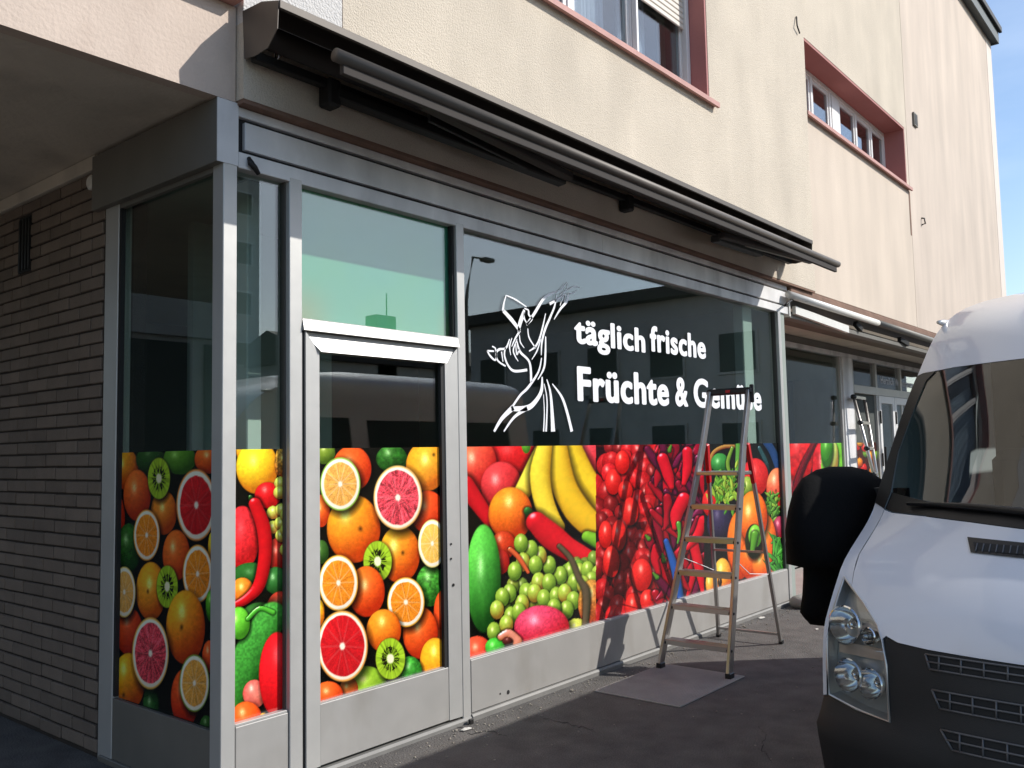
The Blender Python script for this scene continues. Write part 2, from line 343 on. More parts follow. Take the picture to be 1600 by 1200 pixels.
cap_ = tube('round_wall_cap', [(.0, 1.27, 3.05), (-.02, 1.27, 3.05), (-.03, 1.27, 3.05)], [.042, .042, .03], m_white_tube, None, 20, False)
tag(cap_, 'small round white cap fixed on bricks beside the grey box end', 'wall cap')

# ------------------------------------------------------------------ shop interior
def struct(o): return tag(o, kind='structure')
struct(box('interior_floor', .06, 6.3, .08, 5.2, .005, .02, m_room_floor, None, 0))
struct(box('interior_ceiling', .06, 6.3, .1, 5.2, 2.95, 3.1, m_room, None, 0))
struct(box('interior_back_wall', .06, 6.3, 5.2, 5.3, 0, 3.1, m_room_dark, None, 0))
struct(box('interior_partition', 6.3, 6.4, .02, 5.2, 0, 3.16, m_room, None, 0))
struct(box('interior_side_wall', .05, .15, 1.15, 5.2, 0, 3.1, m_room, None, 0))
def column(x0, x1, y0, y1, label, mat=m_column): tag(box('column', x0, x1, y0, y1, .02, 2.95, mat, None, .006), label, 'column', 'white columns inside the shop')
a = onY(386, 550, .34)[0]; b_ = onY(409, 550, .34)[0]; column(a, b_, .34, .44, 'slim white pillar behind the narrow glass beside the door')
a = onY(1163, 560, .14)[0]; b_ = onY(1177, 560, .14)[0]; column(a, b_, .14, .24, 'slim white pillar behind the right end of the lettered window')
a = onY(1085, 560, 1.6)[0]; column(a, a+.5, 1.6, 1.9, 'broad grey pillar deep inside the shop behind the ladder', m_room)
a = onX(290, 560, .5); tag(box('partition_screen', .5, 1.5, 1.1, 1.16, .02, 2.9, m_room, None, 0), 'grey partition standing behind the corner window glass', 'partition')
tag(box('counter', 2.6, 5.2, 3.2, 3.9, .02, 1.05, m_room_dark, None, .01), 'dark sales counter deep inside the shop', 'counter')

# ------------------------------------------------------------------ film painter (the printed fruit)
rng = np.random.default_rng(3)
LAT = rng.random((256, 256))
def vnoise(x, y):
    xi = np.floor(x).astype(int); yi = np.floor(y).astype(int); fx = x-xi; fy = y-yi; fx = fx*fx*(3-2*fx); fy = fy*fy*(3-2*fy)
    g_ = lambda a, b: LAT[a % 256, b % 256]
    return (g_(xi, yi)*(1-fx)+g_(xi+1, yi)*fx)*(1-fy)+(g_(xi, yi+1)*(1-fx)+g_(xi+1, yi+1)*fx)*fy
def fbm(x, y): return .5*vnoise(x, y)+.3*vnoise(2.1*x+7, 2.1*y+3)+.2*vnoise(4.3*x+1, 4.3*y+9)
LX, LY, LZ = -.35, -.62, .70
class Print:
    def __init__(s, u, v, bgc=(14, 14, 8)):
        s.u, s.v = u, v; s.c = np.tile(np.array(bgc, float)/255, (len(u), 1))
    def put(s, mask, col, alpha=1.):
        a = np.asarray(alpha); a = a[:, None] if a.ndim else a
        s.c[mask] = s.c[mask]*(1-a)+np.clip(col, 0, 1)*a
    def loc(s, cx, cy, a, b, rot=0):
        du, dv = s.u-cx, s.v-cy; c_, s_ = math.cos(rot), math.sin(rot)
        return (du*c_+dv*s_)/a, (-du*s_+dv*c_)/b
    def shadow(s, cx, cy, a, b, rot=0, k=.75):
        p, q = s.loc(cx+a*.1, cy+b*.12, a*1.18, b*1.18, rot); r = np.hypot(p, q); m = r < 1
        s.c[m] *= (1-k*np.clip((1-r[m])*4, 0, 1))[:, None]
    def ball(s, cx, cy, a, b, col, rot=0, col2=None, gloss=.7, tex=.06, amb=.5, dim=None, sh=True):
        if sh: s.shadow(cx, cy, a, b, rot)
        p, q = s.loc(cx, cy, a, b, rot); r2 = p*p+q*q; m = r2 < 1; p, q, r2 = p[m], q[m], r2[m]
        nz_ = np.sqrt(1-r2); d = np.clip(-(p*-LX+q*-LY)+nz_*LZ, 0, 1) if False else np.clip(p*LX+q*LY+nz_*LZ, 0, 1)
        base = np.tile(np.array(col, float)/255, (len(p), 1))
        if col2 is not None:
            t_ = np.clip(.5+.55*(p*.5+q*.8)+.5*(fbm(p*2+cx, q*2+cy)-.5), 0, 1)[:, None]; base = base*(1-t_)+np.array(col2)/255*t_
        n = fbm(s.u[m]*.11+cx, s.v[m]*.11+cy); n2 = vnoise(s.u[m]*.5+cy, s.v[m]*.5)
        sh_ = np.clip(d, 0, 1)[:, None]; warm = np.array([.80, .50, .42]) if col[0] > 150 else np.array([.52, .62, .45])
        k = (1+tex*(n-.5)*4)[:, None]
        out_ = base*(warm*(1-sh_)+np.array([1.16, 1.2, 1.08])*sh_)*k
        jx, jy = math.sin(cx*1.7+cy)*.12, math.cos(cx*.9+cy*1.3)*.12
        hx, hy = p-LX*.55-jx, q-LY*.55-jy; soft = np.exp(-(hx**2*5+hy**2*4)); h = np.exp(-(hx**2*34+hy**2*22))*np.clip(.35+1.1*n2, 0, 1)
        out_ = out_*(1-.28*gloss*soft[:, None])+(.28*gloss*soft)[:, None]*(base*.5+np.array([.5, .47, .36]))
        out_ += (gloss*h*.65)[:, None]*np.array([1, .97, .9])
        rim = np.clip(r2-.8, 0, 1)*2.2; out_ = out_*(1-.25*rim[:, None])
        if dim is not None:
            dd = np.exp(-((p-dim[0])**2+(q-dim[1])**2)*180); out_ *= (1-.6*dd)[:, None]
        s.put(m, out_, np.clip((1-r2)*14, 0, 1))
    def slice(s, cx, cy, a, b, rind, flesh, pith=(250, 240, 215), rot=0, nseg=10, pr=.13, rr=.06, grain=.2, mw=.26):
        s.shadow(cx, cy, a*1.03, b*1.03, rot)
        p, q = s.loc(cx, cy, a, b, rot); r = np.hypot(p, q); m = r < 1; p, q, r = p[m], q[m], r[m]; th = np.arctan2(q, p)
        out_ = np.tile(np.array(rind)/255., (len(p), 1))
        k = np.clip((1-rr-r)/.03, 0, 1)[:, None]; out_ = out_*(1-k)+np.array(pith)/255*k
        n = fbm(th*9+cx, r*5+cy); n2 = vnoise(s.u[m]*.35+cx, s.v[m]*.35+cy); n3 = vnoise(th*26+cy, r*4)
        edge = 1-rr-pr+.025*(vnoise(th*5+cx, 0*th)-.5)
        ang = np.abs(((th*nseg/(2*math.pi)+.25*(vnoise(th*1.5+cy, 0*th)-.5)) % 1)-.5)*2   # 1 at membrane
        mem = np.clip((ang*r*0+ang-(1-.10/np.maximum(r, .12)))/.08, 0, 1)
        fl = np.array(flesh)/255*(1+grain*(n-.5)*1.6+grain*(n2-.5)+grain*.8*(n3-.5))[:, None]
        fl = fl*(1-.18*np.clip(.45-r, 0, 1))[:, None]
        fl = fl*(1-mw*mem[:, None])+np.array(pith)/255*(mw*mem[:, None])
        cc = np.clip((.13-r+.05*(n-.5))/.06, 0, 1)[:, None]; fl = fl*(1-cc)+np.array(pith)/255*cc
        k = np.clip((edge-r)/.025, 0, 1)[:, None]; out_ = out_*(1-k)+fl*k
        out_ *= (1.02-.12*(p*.4+q*.5))[:, None]
        s.put(m, out_, np.clip((1-r)*22, 0, 1))
    def kiwi(s, cx, cy, a, b, rot=0):
        s.shadow(cx, cy, a, b, rot)
        p, q = s.loc(cx, cy, a, b, rot); r = np.hypot(p, q); m = r < 1; p, q, r = p[m], q[m], r[m]; th = np.arctan2(q, p)
        out_ = np.tile(np.array((150, 185, 40))/255., (len(p), 1)); k = np.clip((r-.93)/.05, 0, 1)[:, None]; out_ = out_*(1-k)+np.array((110, 110, 30))/255*k
        st_ = vnoise(th*14, r*1.5); out_ *= (.8+.35*st_+.12*(r))[:, None]
        g_ = np.clip((.62-r)/.2, 0, 1)[:, None]; out_ = out_*(1-.25*g_)+np.array((120, 165, 30))/255*.25*g_
        sd = (vnoise(th*11+cx, r*3+cy) > .52) & (r > .27) & (r < .56); out_[sd] = np.array((30, 28, 12))/255
        ry = np.clip((np.abs(((th*16/(2*math.pi)) % 1)-.5)*2-.55)/.2, 0, 1)*np.clip((r-.24)/.05, 0, 1)*np.clip((.66-r)/.1, 0, 1); out_ *= (1-.55*ry)[:, None]
        k = np.clip((.25+.05*(st_-.5)-r)/.05, 0, 1)[:, None]; out_ = out_*(1-k)+np.array((245, 240, 200))/255*k
        s.put(m, out_, np.clip((1-r)*20, 0, 1))
    def cap(s, pts, rad, col, col2=None, gloss=.8, sh=True, bumpy=0., amb=.45, sx=1.):
        # swept limb: pts in print space, radius per point; sx stretches distances so that the limb is round on the wall
        pts = np.array(pts, float); rad = np.array(rad if hasattr(rad, '__len__') else [rad]*len(pts), float)
        if len(pts) > 2:
            n_ = len(pts); Q, W = [], []
            for i in range(n_-1):
                p0, p1, p2, p3 = pts[max(i-1, 0)], pts[i], pts[i+1], pts[min(i+2, n_-1)]
                for k_ in range(5): t_ = k_/5; Q.append(.5*((2*p1)+(-p0+p2)*t_+(2*p0-5*p1+4*p2-p3)*t_**2+(-p0+3*p1-3*p2+p3)*t_**3)); W.append(rad[i]+(rad[i+1]-rad[i])*(3*t_*t_-2*t_**3))
            Q.append(pts[-1]); W.append(rad[-1]); pts, rad = np.array(Q), np.array(W)
        R_ = rad.max()*1.55; sel = np.nonzero((s.u > pts[:, 0].min()-R_) & (s.u < pts[:, 0].max()+R_) & (s.v > pts[:, 1].min()-R_) & (s.v < pts[:, 1].max()+R_))[0]
        if len(sel) == 0: return
        su, sv = s.u[sel], s.v[sel]
        best = np.full(len(su), 1e9); nn = np.zeros((len(su), 2)); tt = np.zeros(len(su)); acc = [0]
        for i in range(len(pts)-1): acc.append(acc[-1]+np.hypot(*(pts[i+1]-pts[i])))
        for i in range(len(pts)-1):
            d = pts[i+1]-pts[i]; l2 = (d**2).sum()+1e-9; du, dv = su-pts[i, 0], sv-pts[i, 1]
            t_ = np.clip((du*d[0]+dv*d[1])/l2, 0, 1); ex, ey = du-t_*d[0], dv-t_*d[1]; r = rad[i]+(rad[i+1]-rad[i])*t_
            D = np.hypot(ex, ey)/r; b_ = D < best; best[b_] = D[b_]; nn[b_, 0] = (ex/r)[b_]; nn[b_, 1] = (ey/r)[b_]; tt[b_] = ((acc[i]+t_*math.sqrt(l2))/acc[-1])[b_]
        if sh:
            m = best < 1.5; s.c[sel[m]] *= (1-.6*np.clip((1.5-best[m])*2, 0, 1))[:, None]
        m = best < 1; p, q = nn[m, 0], nn[m, 1]; nz_ = np.sqrt(np.clip(1-best[m]**2, 0, 1)); d = np.clip(p*LX+q*LY+nz_*LZ, 0, 1)
        n = fbm(su[m]*.05+pts[0, 0], sv[m]*.05+pts[0, 1]); base = np.tile(np.array(col)/255., (m.sum(), 1))
        if col2 is not None: t_ = np.clip(tt[m]+.4*(n-.5), 0, 1)[:, None]; base = base*(1-t_)+np.array(col2)/255*t_
        bk = (1+bumpy*(vnoise(su[m]*.16, sv[m]*.16)-.5)*2)[:, None] if bumpy else 1.
        sd_ = d[:, None]; warm = np.array([.62, .36, .38]) if col[0] > 130 and col[1] < 150 else (np.array([.72, .58, .3]) if col[0] > 130 else np.array([.42, .55, .4]))
        out_ = base*(warm*(1-sd_)+np.array([1.12, 1.12, 1.06])*sd_)*bk*(1+.12*(n-.5))[:, None]
        h = np.clip(d-.90, 0, 1)/.10; wob = vnoise(tt[m]*7+pts[0, 0], d*2)
        out_ += (gloss*np.clip(h*h*(.15+1.1*wob), 0, 1)*.8)[:, None]
        s.put(sel[m], out_, np.clip((1-best[m])*8, 0, 1))

RED, ORG, YEL, GRN, DKG = (214, 22, 30), (236, 120, 26), (246, 196, 40), (86, 160, 40), (36, 78, 28)
GF, PGF, OFL = (208, 28, 34), (226, 70, 82), (244, 140, 34)
def paint_side(P, x, y):
    B, S, K = P.ball, P.slice, P.kiwi
    B(85, 125, 50, 80, (228, 165, 40), col2=(225, 120, 30)); B(180, 90, 55, 55, DKG, gloss=.3); B(290, 90, 62, 60, (86, 140, 40), gloss=.4); B(395, 90, 50, 55, (232, 100, 30))
    B(50, 310, 35, 95, (214, 70, 34)); B(230, 290, 50, 85, (226, 130, 34), tex=.04); B(130, 225, 52, 98, (226, 104, 34), col2=(214, 84, 30))
    K(212, 162, 43, 80); S(352, 262, 76, 138, (240, 150, 70), GF, grain=.16, mw=.1)
    B(100, 420, 46, 92, (40, 92, 30), tex=.2); B(277, 450, 52, 97, (228, 104, 34)); B(412, 420, 16, 60, YEL)
    S(166, 375, 50, 98, (245, 165, 60), OFL); S(357, 520, 57, 112, (246, 165, 60), OFL)
    B(405, 640, 18, 60, GRN); B(100, 735, 52, 92, (210, 70, 30)); B(182, 585, 57, 112, (240, 160, 34), dim=(-.2, 0)); S(82, 588, 43, 97, (250, 215, 120), (244, 180, 90), grain=.14)
    K(243, 568, 41, 82); B(312, 720, 74, 142, (246, 170, 32), col2=(228, 110, 26), dim=(-.2, 0)); B(402, 830, 28, 62, (220, 80, 30))
    B(98, 925, 62, 110, (240, 180, 28), col2=(226, 130, 26), dim=(-.3, .45)); B(182, 1010, 30, 70, (40, 90, 40)); B(310, 985, 54, 112, (220, 78, 26), col2=(206, 50, 24))
    S(180, 818, 70, 138, (246, 190, 90), PGF, grain=.6, pr=.1, mw=.1); S(345, 930, 57, 110, (130, 160, 60), (236, 165, 70), grain=.2); B(390, 1090, 26, 40, DKG)
def paint_narrow(P, x, y):
    B = P.ball; B(560, 50, 60, 80, YEL); B(580, 120, 80, 102, (250, 222, 40), gloss=.5); B(678, 100, 32, 66, (176, 130, 50), tex=.4)
    B(620, 225, 50, 50, RED); B(525, 385, 66, 122, (224, 44, 56), tex=.12, gloss=.2); B(655, 445, 42, 60, (176, 44, 36)); B(560, 525, 75, 48, (40, 96, 40), gloss=.3); B(650, 545, 46, 52, (46, 110, 50))
    for (cx, cy) in ((668, 180), (665, 215), (640, 290), (672, 280), (640, 345), (668, 330), (672, 376), (690, 300), (688, 430), (690, 355)): B(cx, cy, 24, 25, (196, 206, 90), gloss=.8)
    B(525, 585, 44, 52, (238, 140, 40)); B(668, 660, 55, 76, (196, 52, 40), col2=(224, 120, 60)); P.cap([(555, 232), (572, 262)], [8, 22], (60, 120, 40))
    P.cap([(572, 258), (604, 345), (610, 450), (588, 560), (540, 615), (490, 640)], [25, 28, 26, 24, 18, 12], RED)
    B(592, 705, 82, 80, (44, 100, 40)); P.cap([(640, 680), (560, 820), (470, 1010)], [58, 70, 68], (72, 160, 62), col2=(60, 140, 50), bumpy=.16, gloss=.3)
    B(512, 705, 42, 62, (112, 205, 60)); P.cap([(545, 690), (590, 650), (640, 665)], [8, 9, 10], (90, 190, 60)); B(570, 970, 44, 54, (228, 90, 90), col2=(240, 170, 160)); B(540, 1065, 60, 68, (242, 96, 34)); B(605, 1070, 20, 30, (230, 170, 60))
    B(658, 900, 72, 165, (228, 26, 38), gloss=.3)
def paint_door(P, x, y):
    B, S, K = P.ball, P.slice, P.kiwi
    B(112, 88, 42, 46, (130, 150, 50)); B(215, 150, 75, 88, (240, 90, 34)); B(365, 112, 60, 52, (44, 100, 34), tex=.2); B(495, 140, 78, 96, (248, 160, 36), col2=(250, 200, 60), dim=(.35, -.45)); B(500, 312, 66, 82, (236, 78, 32))
    B(100, 308, 34, 62, (236, 104, 34)); B(222, 375, 102, 130, (250, 165, 36), col2=(240, 120, 30), dim=(.25, 0)); B(100, 462, 30, 46, (60, 100, 40)); B(395, 470, 77, 110, (248, 170, 38), col2=(240, 120, 34), dim=(.15, -.05))
    S(172, 207, 77, 102, (150, 196, 70), (240, 170, 80), grain=.22); S(388, 258, 93, 123, (246, 190, 110), PGF, grain=.6, pr=.09, mw=.1); K(312, 497, 55, 79); B(508, 588, 54, 80, (64, 140, 48), tex=.25)
    S(517, 430, 54, 92, (246, 225, 140), (250, 196, 90), grain=.12); B(565, 560, 25, 50, DKG); B(560, 690, 38, 88, (238, 80, 34)); B(270, 610, 70, 97, (244, 112, 34), col2=(236, 86, 30)); B(95, 690, 18, 50, YEL)
    S(165, 578, 75, 107, (250, 180, 60), OFL); B(548, 800, 40, 50, (200, 70, 30)); B(472, 765, 67, 100, (242, 104, 34), col2=(232, 84, 30)); S(418, 650, 71, 95, (250, 180, 60), OFL); B(335, 757, 66, 82, (246, 140, 34))
    B(528, 870, 58, 88, (250, 170, 36), col2=(250, 205, 40)); B(265, 958, 84, 70, (150, 190, 50), col2=(170, 196, 60)); B(205, 975, 35, 45, (226, 120, 50), sh=False); B(432, 908, 48, 56, (60, 150, 52), tex=.2)
    S(180, 815, 97, 136, (248, 170, 80), GF, grain=.16, pr=.08, mw=.1); K(360, 862, 57, 80); B(128, 998, 56, 52, (238, 96, 36)); B(470, 960, 30, 30, ORG)
def paint_main(P, x, y):
    # first print: bananas and grapes (print space = zoomed photo grid one)
    B, C = P.ball, P.cap
    u1, v1 = P.u, P.v
    B(300, 130, 170, 120, (200, 24, 30), gloss=.3); B(110, 170, 95, 130, (238, 104, 70), col2=(214, 40, 50)); B(225, 275, 100, 120, (224, 60, 70), col2=(196, 40, 50)); C([(50, 270), (170, 440)], [48, 34], (212, 24, 36)); B(640, 130, 80, 150, (232, 70, 90), gloss=.25)
    B(345, 60, 25, 60, (120, 190, 60), sh=False)
    C([(330, 300), (390, 180), (440, 70)], [44, 46, 40], (244, 226, 80), gloss=.2); C([(560, 60), (610, 200), (700, 340), (760, 420)], [44, 58, 58, 50], (246, 214, 50), gloss=.2); C([(500, 50), (515, 240), (590, 390), (700, 500)], [40, 64, 70, 62], (250, 220, 60), gloss=.25, col2=(236, 190, 40)); C([(440, 60), (412, 220), (440, 380), (500, 470)], [36, 52, 52, 34], (250, 228, 70), gloss=.25)
    C([(640, 520), (700, 545)], [30, 40], (130, 190, 50), gloss=.2); B(270, 410, 108, 132, (244, 146, 34), col2=(226, 96, 28)); B(235, 560, 60, 70, (200, 60, 30)); B(225, 640, 40, 60, (180, 40, 34))
    B(140, 720, 85, 265, (104, 210, 84), gloss=.6, col2=(34, 104, 34))
    C([(352, 395), (385, 440)], [20, 34], (50, 120, 50)); C([(395, 450), (470, 520), (570, 590), (720, 660)], [54, 66, 56, 34], (220, 26, 40))
    rq = random.Random(12)
    for i in range(60):
        t_ = rq.random(); B(230+t_*440+rq.uniform(-30, 30), 880-t_*190+rq.uniform(-110, 80)*(1-.4*t_), 30, 42, (rq.randint(96, 140), rq.randint(124, 160), 52), gloss=.6, amb=.5)
    gr = [(600, 690), (560, 680), (640, 680), (690, 700), (660, 730), (575, 740), (620, 750), (510, 705), (455, 655), (410, 610), (368, 580), (320, 550), (330, 640), (390, 655), (290, 685), (405, 735), (455, 740), (345, 785), (385, 790), (430, 815), (490, 805), (530, 790), (572, 825), (540, 870), (325, 840), (265, 790), (230, 810), (205, 870), (272, 900), (190, 975), (250, 940), (310, 880), (480, 860)]
    for i, (cx, cy) in enumerate(gr): B(cx, cy, 32 if i < 8 else 34, 46, (150, 178, 64) if i % 3 else (168, 196, 74), gloss=.9, amb=.55)
    C([(268, 580), (310, 620), (355, 690)], [12, 12, 8], (228, 110, 60)); B(660, 840, 66, 118, (206, 148, 66), tex=.2, col2=(186, 90, 50)); B(590, 955, 55, 44, (200, 206, 90)); B(110, 1070, 70, 75, (232, 80, 56)); B(195, 1050, 48, 46, (70, 190, 60))
    B(420, 955, 135, 108, (228, 70, 120), col2=(214, 40, 70), tex=.12); C([(225, 1000), (262, 985), (300, 1020)], [18, 22, 26], (232, 150, 140)); B(255, 1020, 26, 20, (90, 30, 30)); C([(505, 565), (560, 625), (600, 720), (636, 795), (628, 960)], [12, 13, 14, 20, 14], (104, 84, 66), gloss=.1)
    # the other prints live in the second zoomed grid
    x2 = (1163.5/320.); U = 710+P.u/3.077; V = 670+P.v/3.077
    keep = P.c.copy(); P.u, P.v = (U-920)*3.6375, (V-670)*3.6375
    split = P.u > 40; P.c[split] = np.array((40, 6, 10))/255
    r_ = random.Random(5)
    for row in range(-1, 17):
        for k in range(0, 6):
            cx = 70+k*66+(row % 2)*34+r_.uniform(-24, 24); cy = 60+row*62+r_.uniform(-26, 26)
            B(cx, cy, 44+r_.uniform(-8, 7), 66+r_.uniform(-14, 14), (lambda q_: (q_, int(q_*.12), int(q_*.17)))(r_.randint(126, 212)), rot=r_.uniform(-.5, .5), gloss=r_.uniform(.35, .95), tex=.1)
    for (cx, cy, a, b) in ((138, 300, 46, 75), (208, 350, 42, 58), (95, 600, 40, 80), (172, 605, 42, 90), (128, 755, 48, 92), (235, 470, 48, 82), (190, 190, 42, 68), (432, 830, 45, 85), (300, 830, 60, 95), (250, 1010, 45, 80), (335, 980, 45, 70)): B(cx, cy, a, b, (224, 34, 34), gloss=.9)
    ch = P.u > 395
    P.c[ch] = np.array((70, 10, 34))/255
    for i in range(95):
        cx, cy = r_.uniform(400, 680), r_.uniform(60, 1000); an = r_.uniform(.5, 2.6); l = r_.uniform(60, 120); dx, dy = l*math.cos(an), l*math.sin(an)*1.25
        colr = [(176, 12, 36), (206, 18, 42), (150, 10, 44), (110, 16, 60)][r_.randint(0, 3)]
        w_ = r_.uniform(20, 34); C([(cx-dx, cy-dy), (cx-dx*.4+r_.uniform(-16, 16), cy-dy*.4), (cx+dx*.3+r_.uniform(-16, 16), cy+dy*.3), (cx+dx, cy+dy)], [w_*.8, w_, w_*.85, w_*.25], colr, gloss=r_.uniform(.4, 1.))
        if i % 5 == 0: C([(cx-dx*1.3, cy-dy*1.3), (cx-dx, cy-dy)], [5, 14], (96, 150, 50), gloss=.2)
    C([(440, 640), (490, 800), (520, 980)], [16, 24, 26], (40, 90, 190), gloss=.2)
    for (q, rd) in (([(590, 630), (620, 760), (650, 930)], 30), ([(420, 170), (450, 260), (470, 330)], 34), ([(560, 130), (560, 220), (540, 310)], 30), ([(540, 400), (500, 480), (490, 560)], 40), ([(650, 520), (620, 600), (560, 680)], 28)): C(q, [rd, rd*.95, rd*.45], (224, 20, 44))
    C([(510, 540), (515, 600), (505, 650)], [14, 9, 5], (90, 160, 60))
    vg_ = P.u > 655
    P.c[vg_] = np.array((26, 26, 24))/255
    C([(690, 260), (700, 150), (760, 105), (840, 105), (870, 150)], [10, 11, 12, 11, 10], (176, 130, 66), gloss=.1); B(745, 195, 52, 58, (60, 140, 70)); C([(800, 250), (790, 190), (815, 110)], [10, 12, 10], (130, 160, 60)); C([(850, 60), (850, 160), (840, 260)], [16, 18, 12], (96, 160, 70))
    C([(970, 110), (1010, 200), (1030, 330)], [12, 14, 14], (50, 84, 96)); C([(1000, 60), (1050, 140), (1075, 230)], [26, 24, 16], (40, 70, 130)); B(945, 275, 78, 110, (210, 36, 46), col2=(230, 60, 60)); B(900, 330, 40, 60, (150, 170, 70)); B(1070, 340, 62, 120, (238, 130, 90), col2=(214, 60, 60), dim=(-.1, .1))
    B(690, 420, 46, 80, (214, 36, 40)); B(745, 540, 75, 120, (54, 44, 84), gloss=.3); r2 = random.Random(9)
    def leaves(n_, mx_, my_, sx_, sy_, ca, cb, ln):
        for i in range(n_):
            ax, ay = mx_+r2.gauss(0, sx_), my_+r2.gauss(0, sy_); an = r2.uniform(-2.6, -.5); l = r2.uniform(.5, 1.2)*ln; t_ = r2.random()
            C([(ax, ay), (ax+l*.5*math.cos(an)+r2.uniform(-6, 6), ay+l*.6*math.sin(an)), (ax+l*math.cos(an), ay+l*1.2*math.sin(an))], [4, r2.uniform(7, 13), 2], tuple(int(p_+(q_-p_)*t_) for p_, q_ in zip(ca, cb)), gloss=.25, sh=i % 2 == 0)
    leaves(130, 775, 350, 40, 45, (84, 150, 44), (190, 224, 96), 46)
    leaves(80, 1035, 470, 18, 42, (70, 130, 44), (150, 196, 84), 34)
    B(1085, 560, 40, 64, (170, 50, 90)); B(858, 660, 74, 200, (240, 112, 36)); B(1005, 680, 66, 200, (242, 118, 36)); B(932, 500, 84, 150, (246, 128, 40), gloss=.9); B(925, 750, 78, 110, (236, 104, 34), sh=False, gloss=.3); B(985, 780, 58, 80, (244, 124, 44), sh=False); B(938, 640, 50, 100, (40, 44, 20), gloss=0); B(945, 610, 38, 66, (130, 206, 66)); P.cap([(945, 600), (930, 690)], [22, 14], (96, 160, 50), gloss=.3)
    B(760, 835, 52, 102, (246, 180, 70)); B(690, 880, 26, 70, (240, 190, 80)); B(745, 870, 12, 34, (60, 40, 30), sh=False)
    leaves(60, 1090, 780, 26, 50, (40, 110, 40), (96, 190, 70), 80)
    P.c[~split] = keep[~split]
def paint_melon(P, x, y):
    B = P.ball; U, V = P.u, P.v; P.c[:] = np.array((220, 40, 56))/255
    n = fbm(U*.09, V*.09); P.c *= (.75+.5*n)[:, None]; B(1262, 800, 34, 120, (232, 70, 90), tex=.3, gloss=.2); B(1250, 700, 22, 60, (226, 40, 50), tex=.2); B(1285, 740, 16, 70, (200, 24, 36), tex=.2)
    g_ = U > 1283; P.c[g_] = np.array((120, 200, 60))/255*(.7+.6*n[g_])[:, None]; B(1300, 715, 10, 30, (190, 230, 130)); B(1292, 700, 10, 30, (70, 150, 40))
    P.cap([(1274, 690), (1250, 740), (1236, 800)], [4, 5, 6], (120, 16, 30), gloss=.1)
def paint_far(P, x, y):
    P.c[:] = np.array((70, 24, 14))/255; r3 = random.Random(2)
    for i in range(90): P.ball(r3.uniform(1330, 1460), r3.uniform(688, 800), 5, 7, [(230, 140, 40), (214, 34, 36), (130, 170, 60), (236, 190, 60)][r3.randint(0, 3)], gloss=.4)
def film(name, origin, du, dv, w_, h_, step, fn, trans, parent, mat=m_film):
    nx, ny = max(2, int(w_/step)), max(2, int(h_/step)); a = np.linspace(0, w_, nx+1); b = np.linspace(0, h_, ny+1)
    A, B_ = np.meshgrid(a, b); pts = np.array(origin)+A.ravel()[:, None]*np.array(du)+B_.ravel()[:, None]*np.array(dv)
    rel = pts-CAM; zc = rel@FW; u = 800+FPX*(rel@RT)/zc; v = 600-FPX*(rel@UP)/zc
    P = Print((u-trans[0])*trans[2], (v-trans[1])*trans[2]); fn(P, None, None)
    idx = np.arange((nx+1)*(ny+1)).reshape(ny+1, nx+1); f = np.stack([idx[:-1, :-1], idx[:-1, 1:], idx[1:, 1:], idx[1:, :-1]], -1).reshape(-1, 4)
    me = bpy.data.meshes.new(name); me.vertices.add(len(pts)); me.vertices.foreach_set('co', pts.astype(np.float32).ravel())
    me.loops.add(f.size); me.loops.foreach_set('vertex_index', f.ravel().astype(np.int32)); me.polygons.add(len(f)); me.polygons.foreach_set('loop_start', np.arange(0, f.size, 4, dtype=np.int32))
    me.update(calc_edges=True); me.validate()
    at = me.attributes.new('print', 'FLOAT_COLOR', 'POINT'); c = np.ones((len(pts), 4), np.float32); c[:, :3] = s2l(np.clip(P.c, 0, 1))*.97; at.data.foreach_set('color', c.ravel())
    me.materials.append(mat); return link(bpy.data.objects.new(name, me), parent)

# ------------------------------------------------------------------ shop front of the corner bay
sf = thing('shop_front', 'aluminium framed corner shop front covered with fruit pictures and white lettering', 'shop front', (3, 0, 0))
GY = .05; FZ0, FZ1, HB = .338, 1.567, 2.872
def post(x0, x1, y0=0., y1=.07, z0=.02, z1=HB+.02, name='mullion', par=sf, mat=m_alu): return box(name, x0, x1, y0, y1, z0, z1, mat, par, .003)
post(0., .072, 0, .088, .0, name='corner_post'); post(.363, .437); post(1.545, 1.612); post(6.2, 6.262, -.002, .09, 0, name='end_post'); post(6.262, 6.3, .012, .12, 0, name='end_post')
post(.001, .075, .985, 1.13, .0, name='side_post')
# gaskets as slim dark lines beside the mullions
for (a, b_) in ((.072, .080), (.355, .363), (1.612, 1.622), (6.186, 6.2)): box('gasket', a, b_, .03, .07, FZ0+.004, HB, m_gasket2, sf, 0)
# header: rail, inset fascia sheet, lower rail
box('header_rail', .078, 6.47, .004, .12, 3.118, 3.163, m_alu_dirty, sf, .003)
box('header_recess', .08, 6.46, .03, .12, 2.955, 3.117, m_dark_gasket, sf, 0)
box('fascia_panel', .115, 3.10, .004, .029, 2.966, 3.098, m_alu_dirty, sf, .002); box('fascia_panel', 3.104, 6.44, .005, .029, 2.966, 3.098, m_alu_dirty, sf, .002)
box('header_rail', .078, 6.47, .001, .12, HB, 2.948, m_alu_dirty, sf, .003)
box('header_end_plate', 6.471, 6.50, -.012, .12, HB-.02, 3.12, m_white_tube, sf, .003)
# corner box that wraps on to the side
cb = box('corner_box', -.036, .076, 0., 1.22, 2.876, 3.176, m_box, sf, .003)
box('corner_box_face', -.035, .075, -.003, -.0005, 2.877, 3.175, m_alu_dirty, cb, 0)
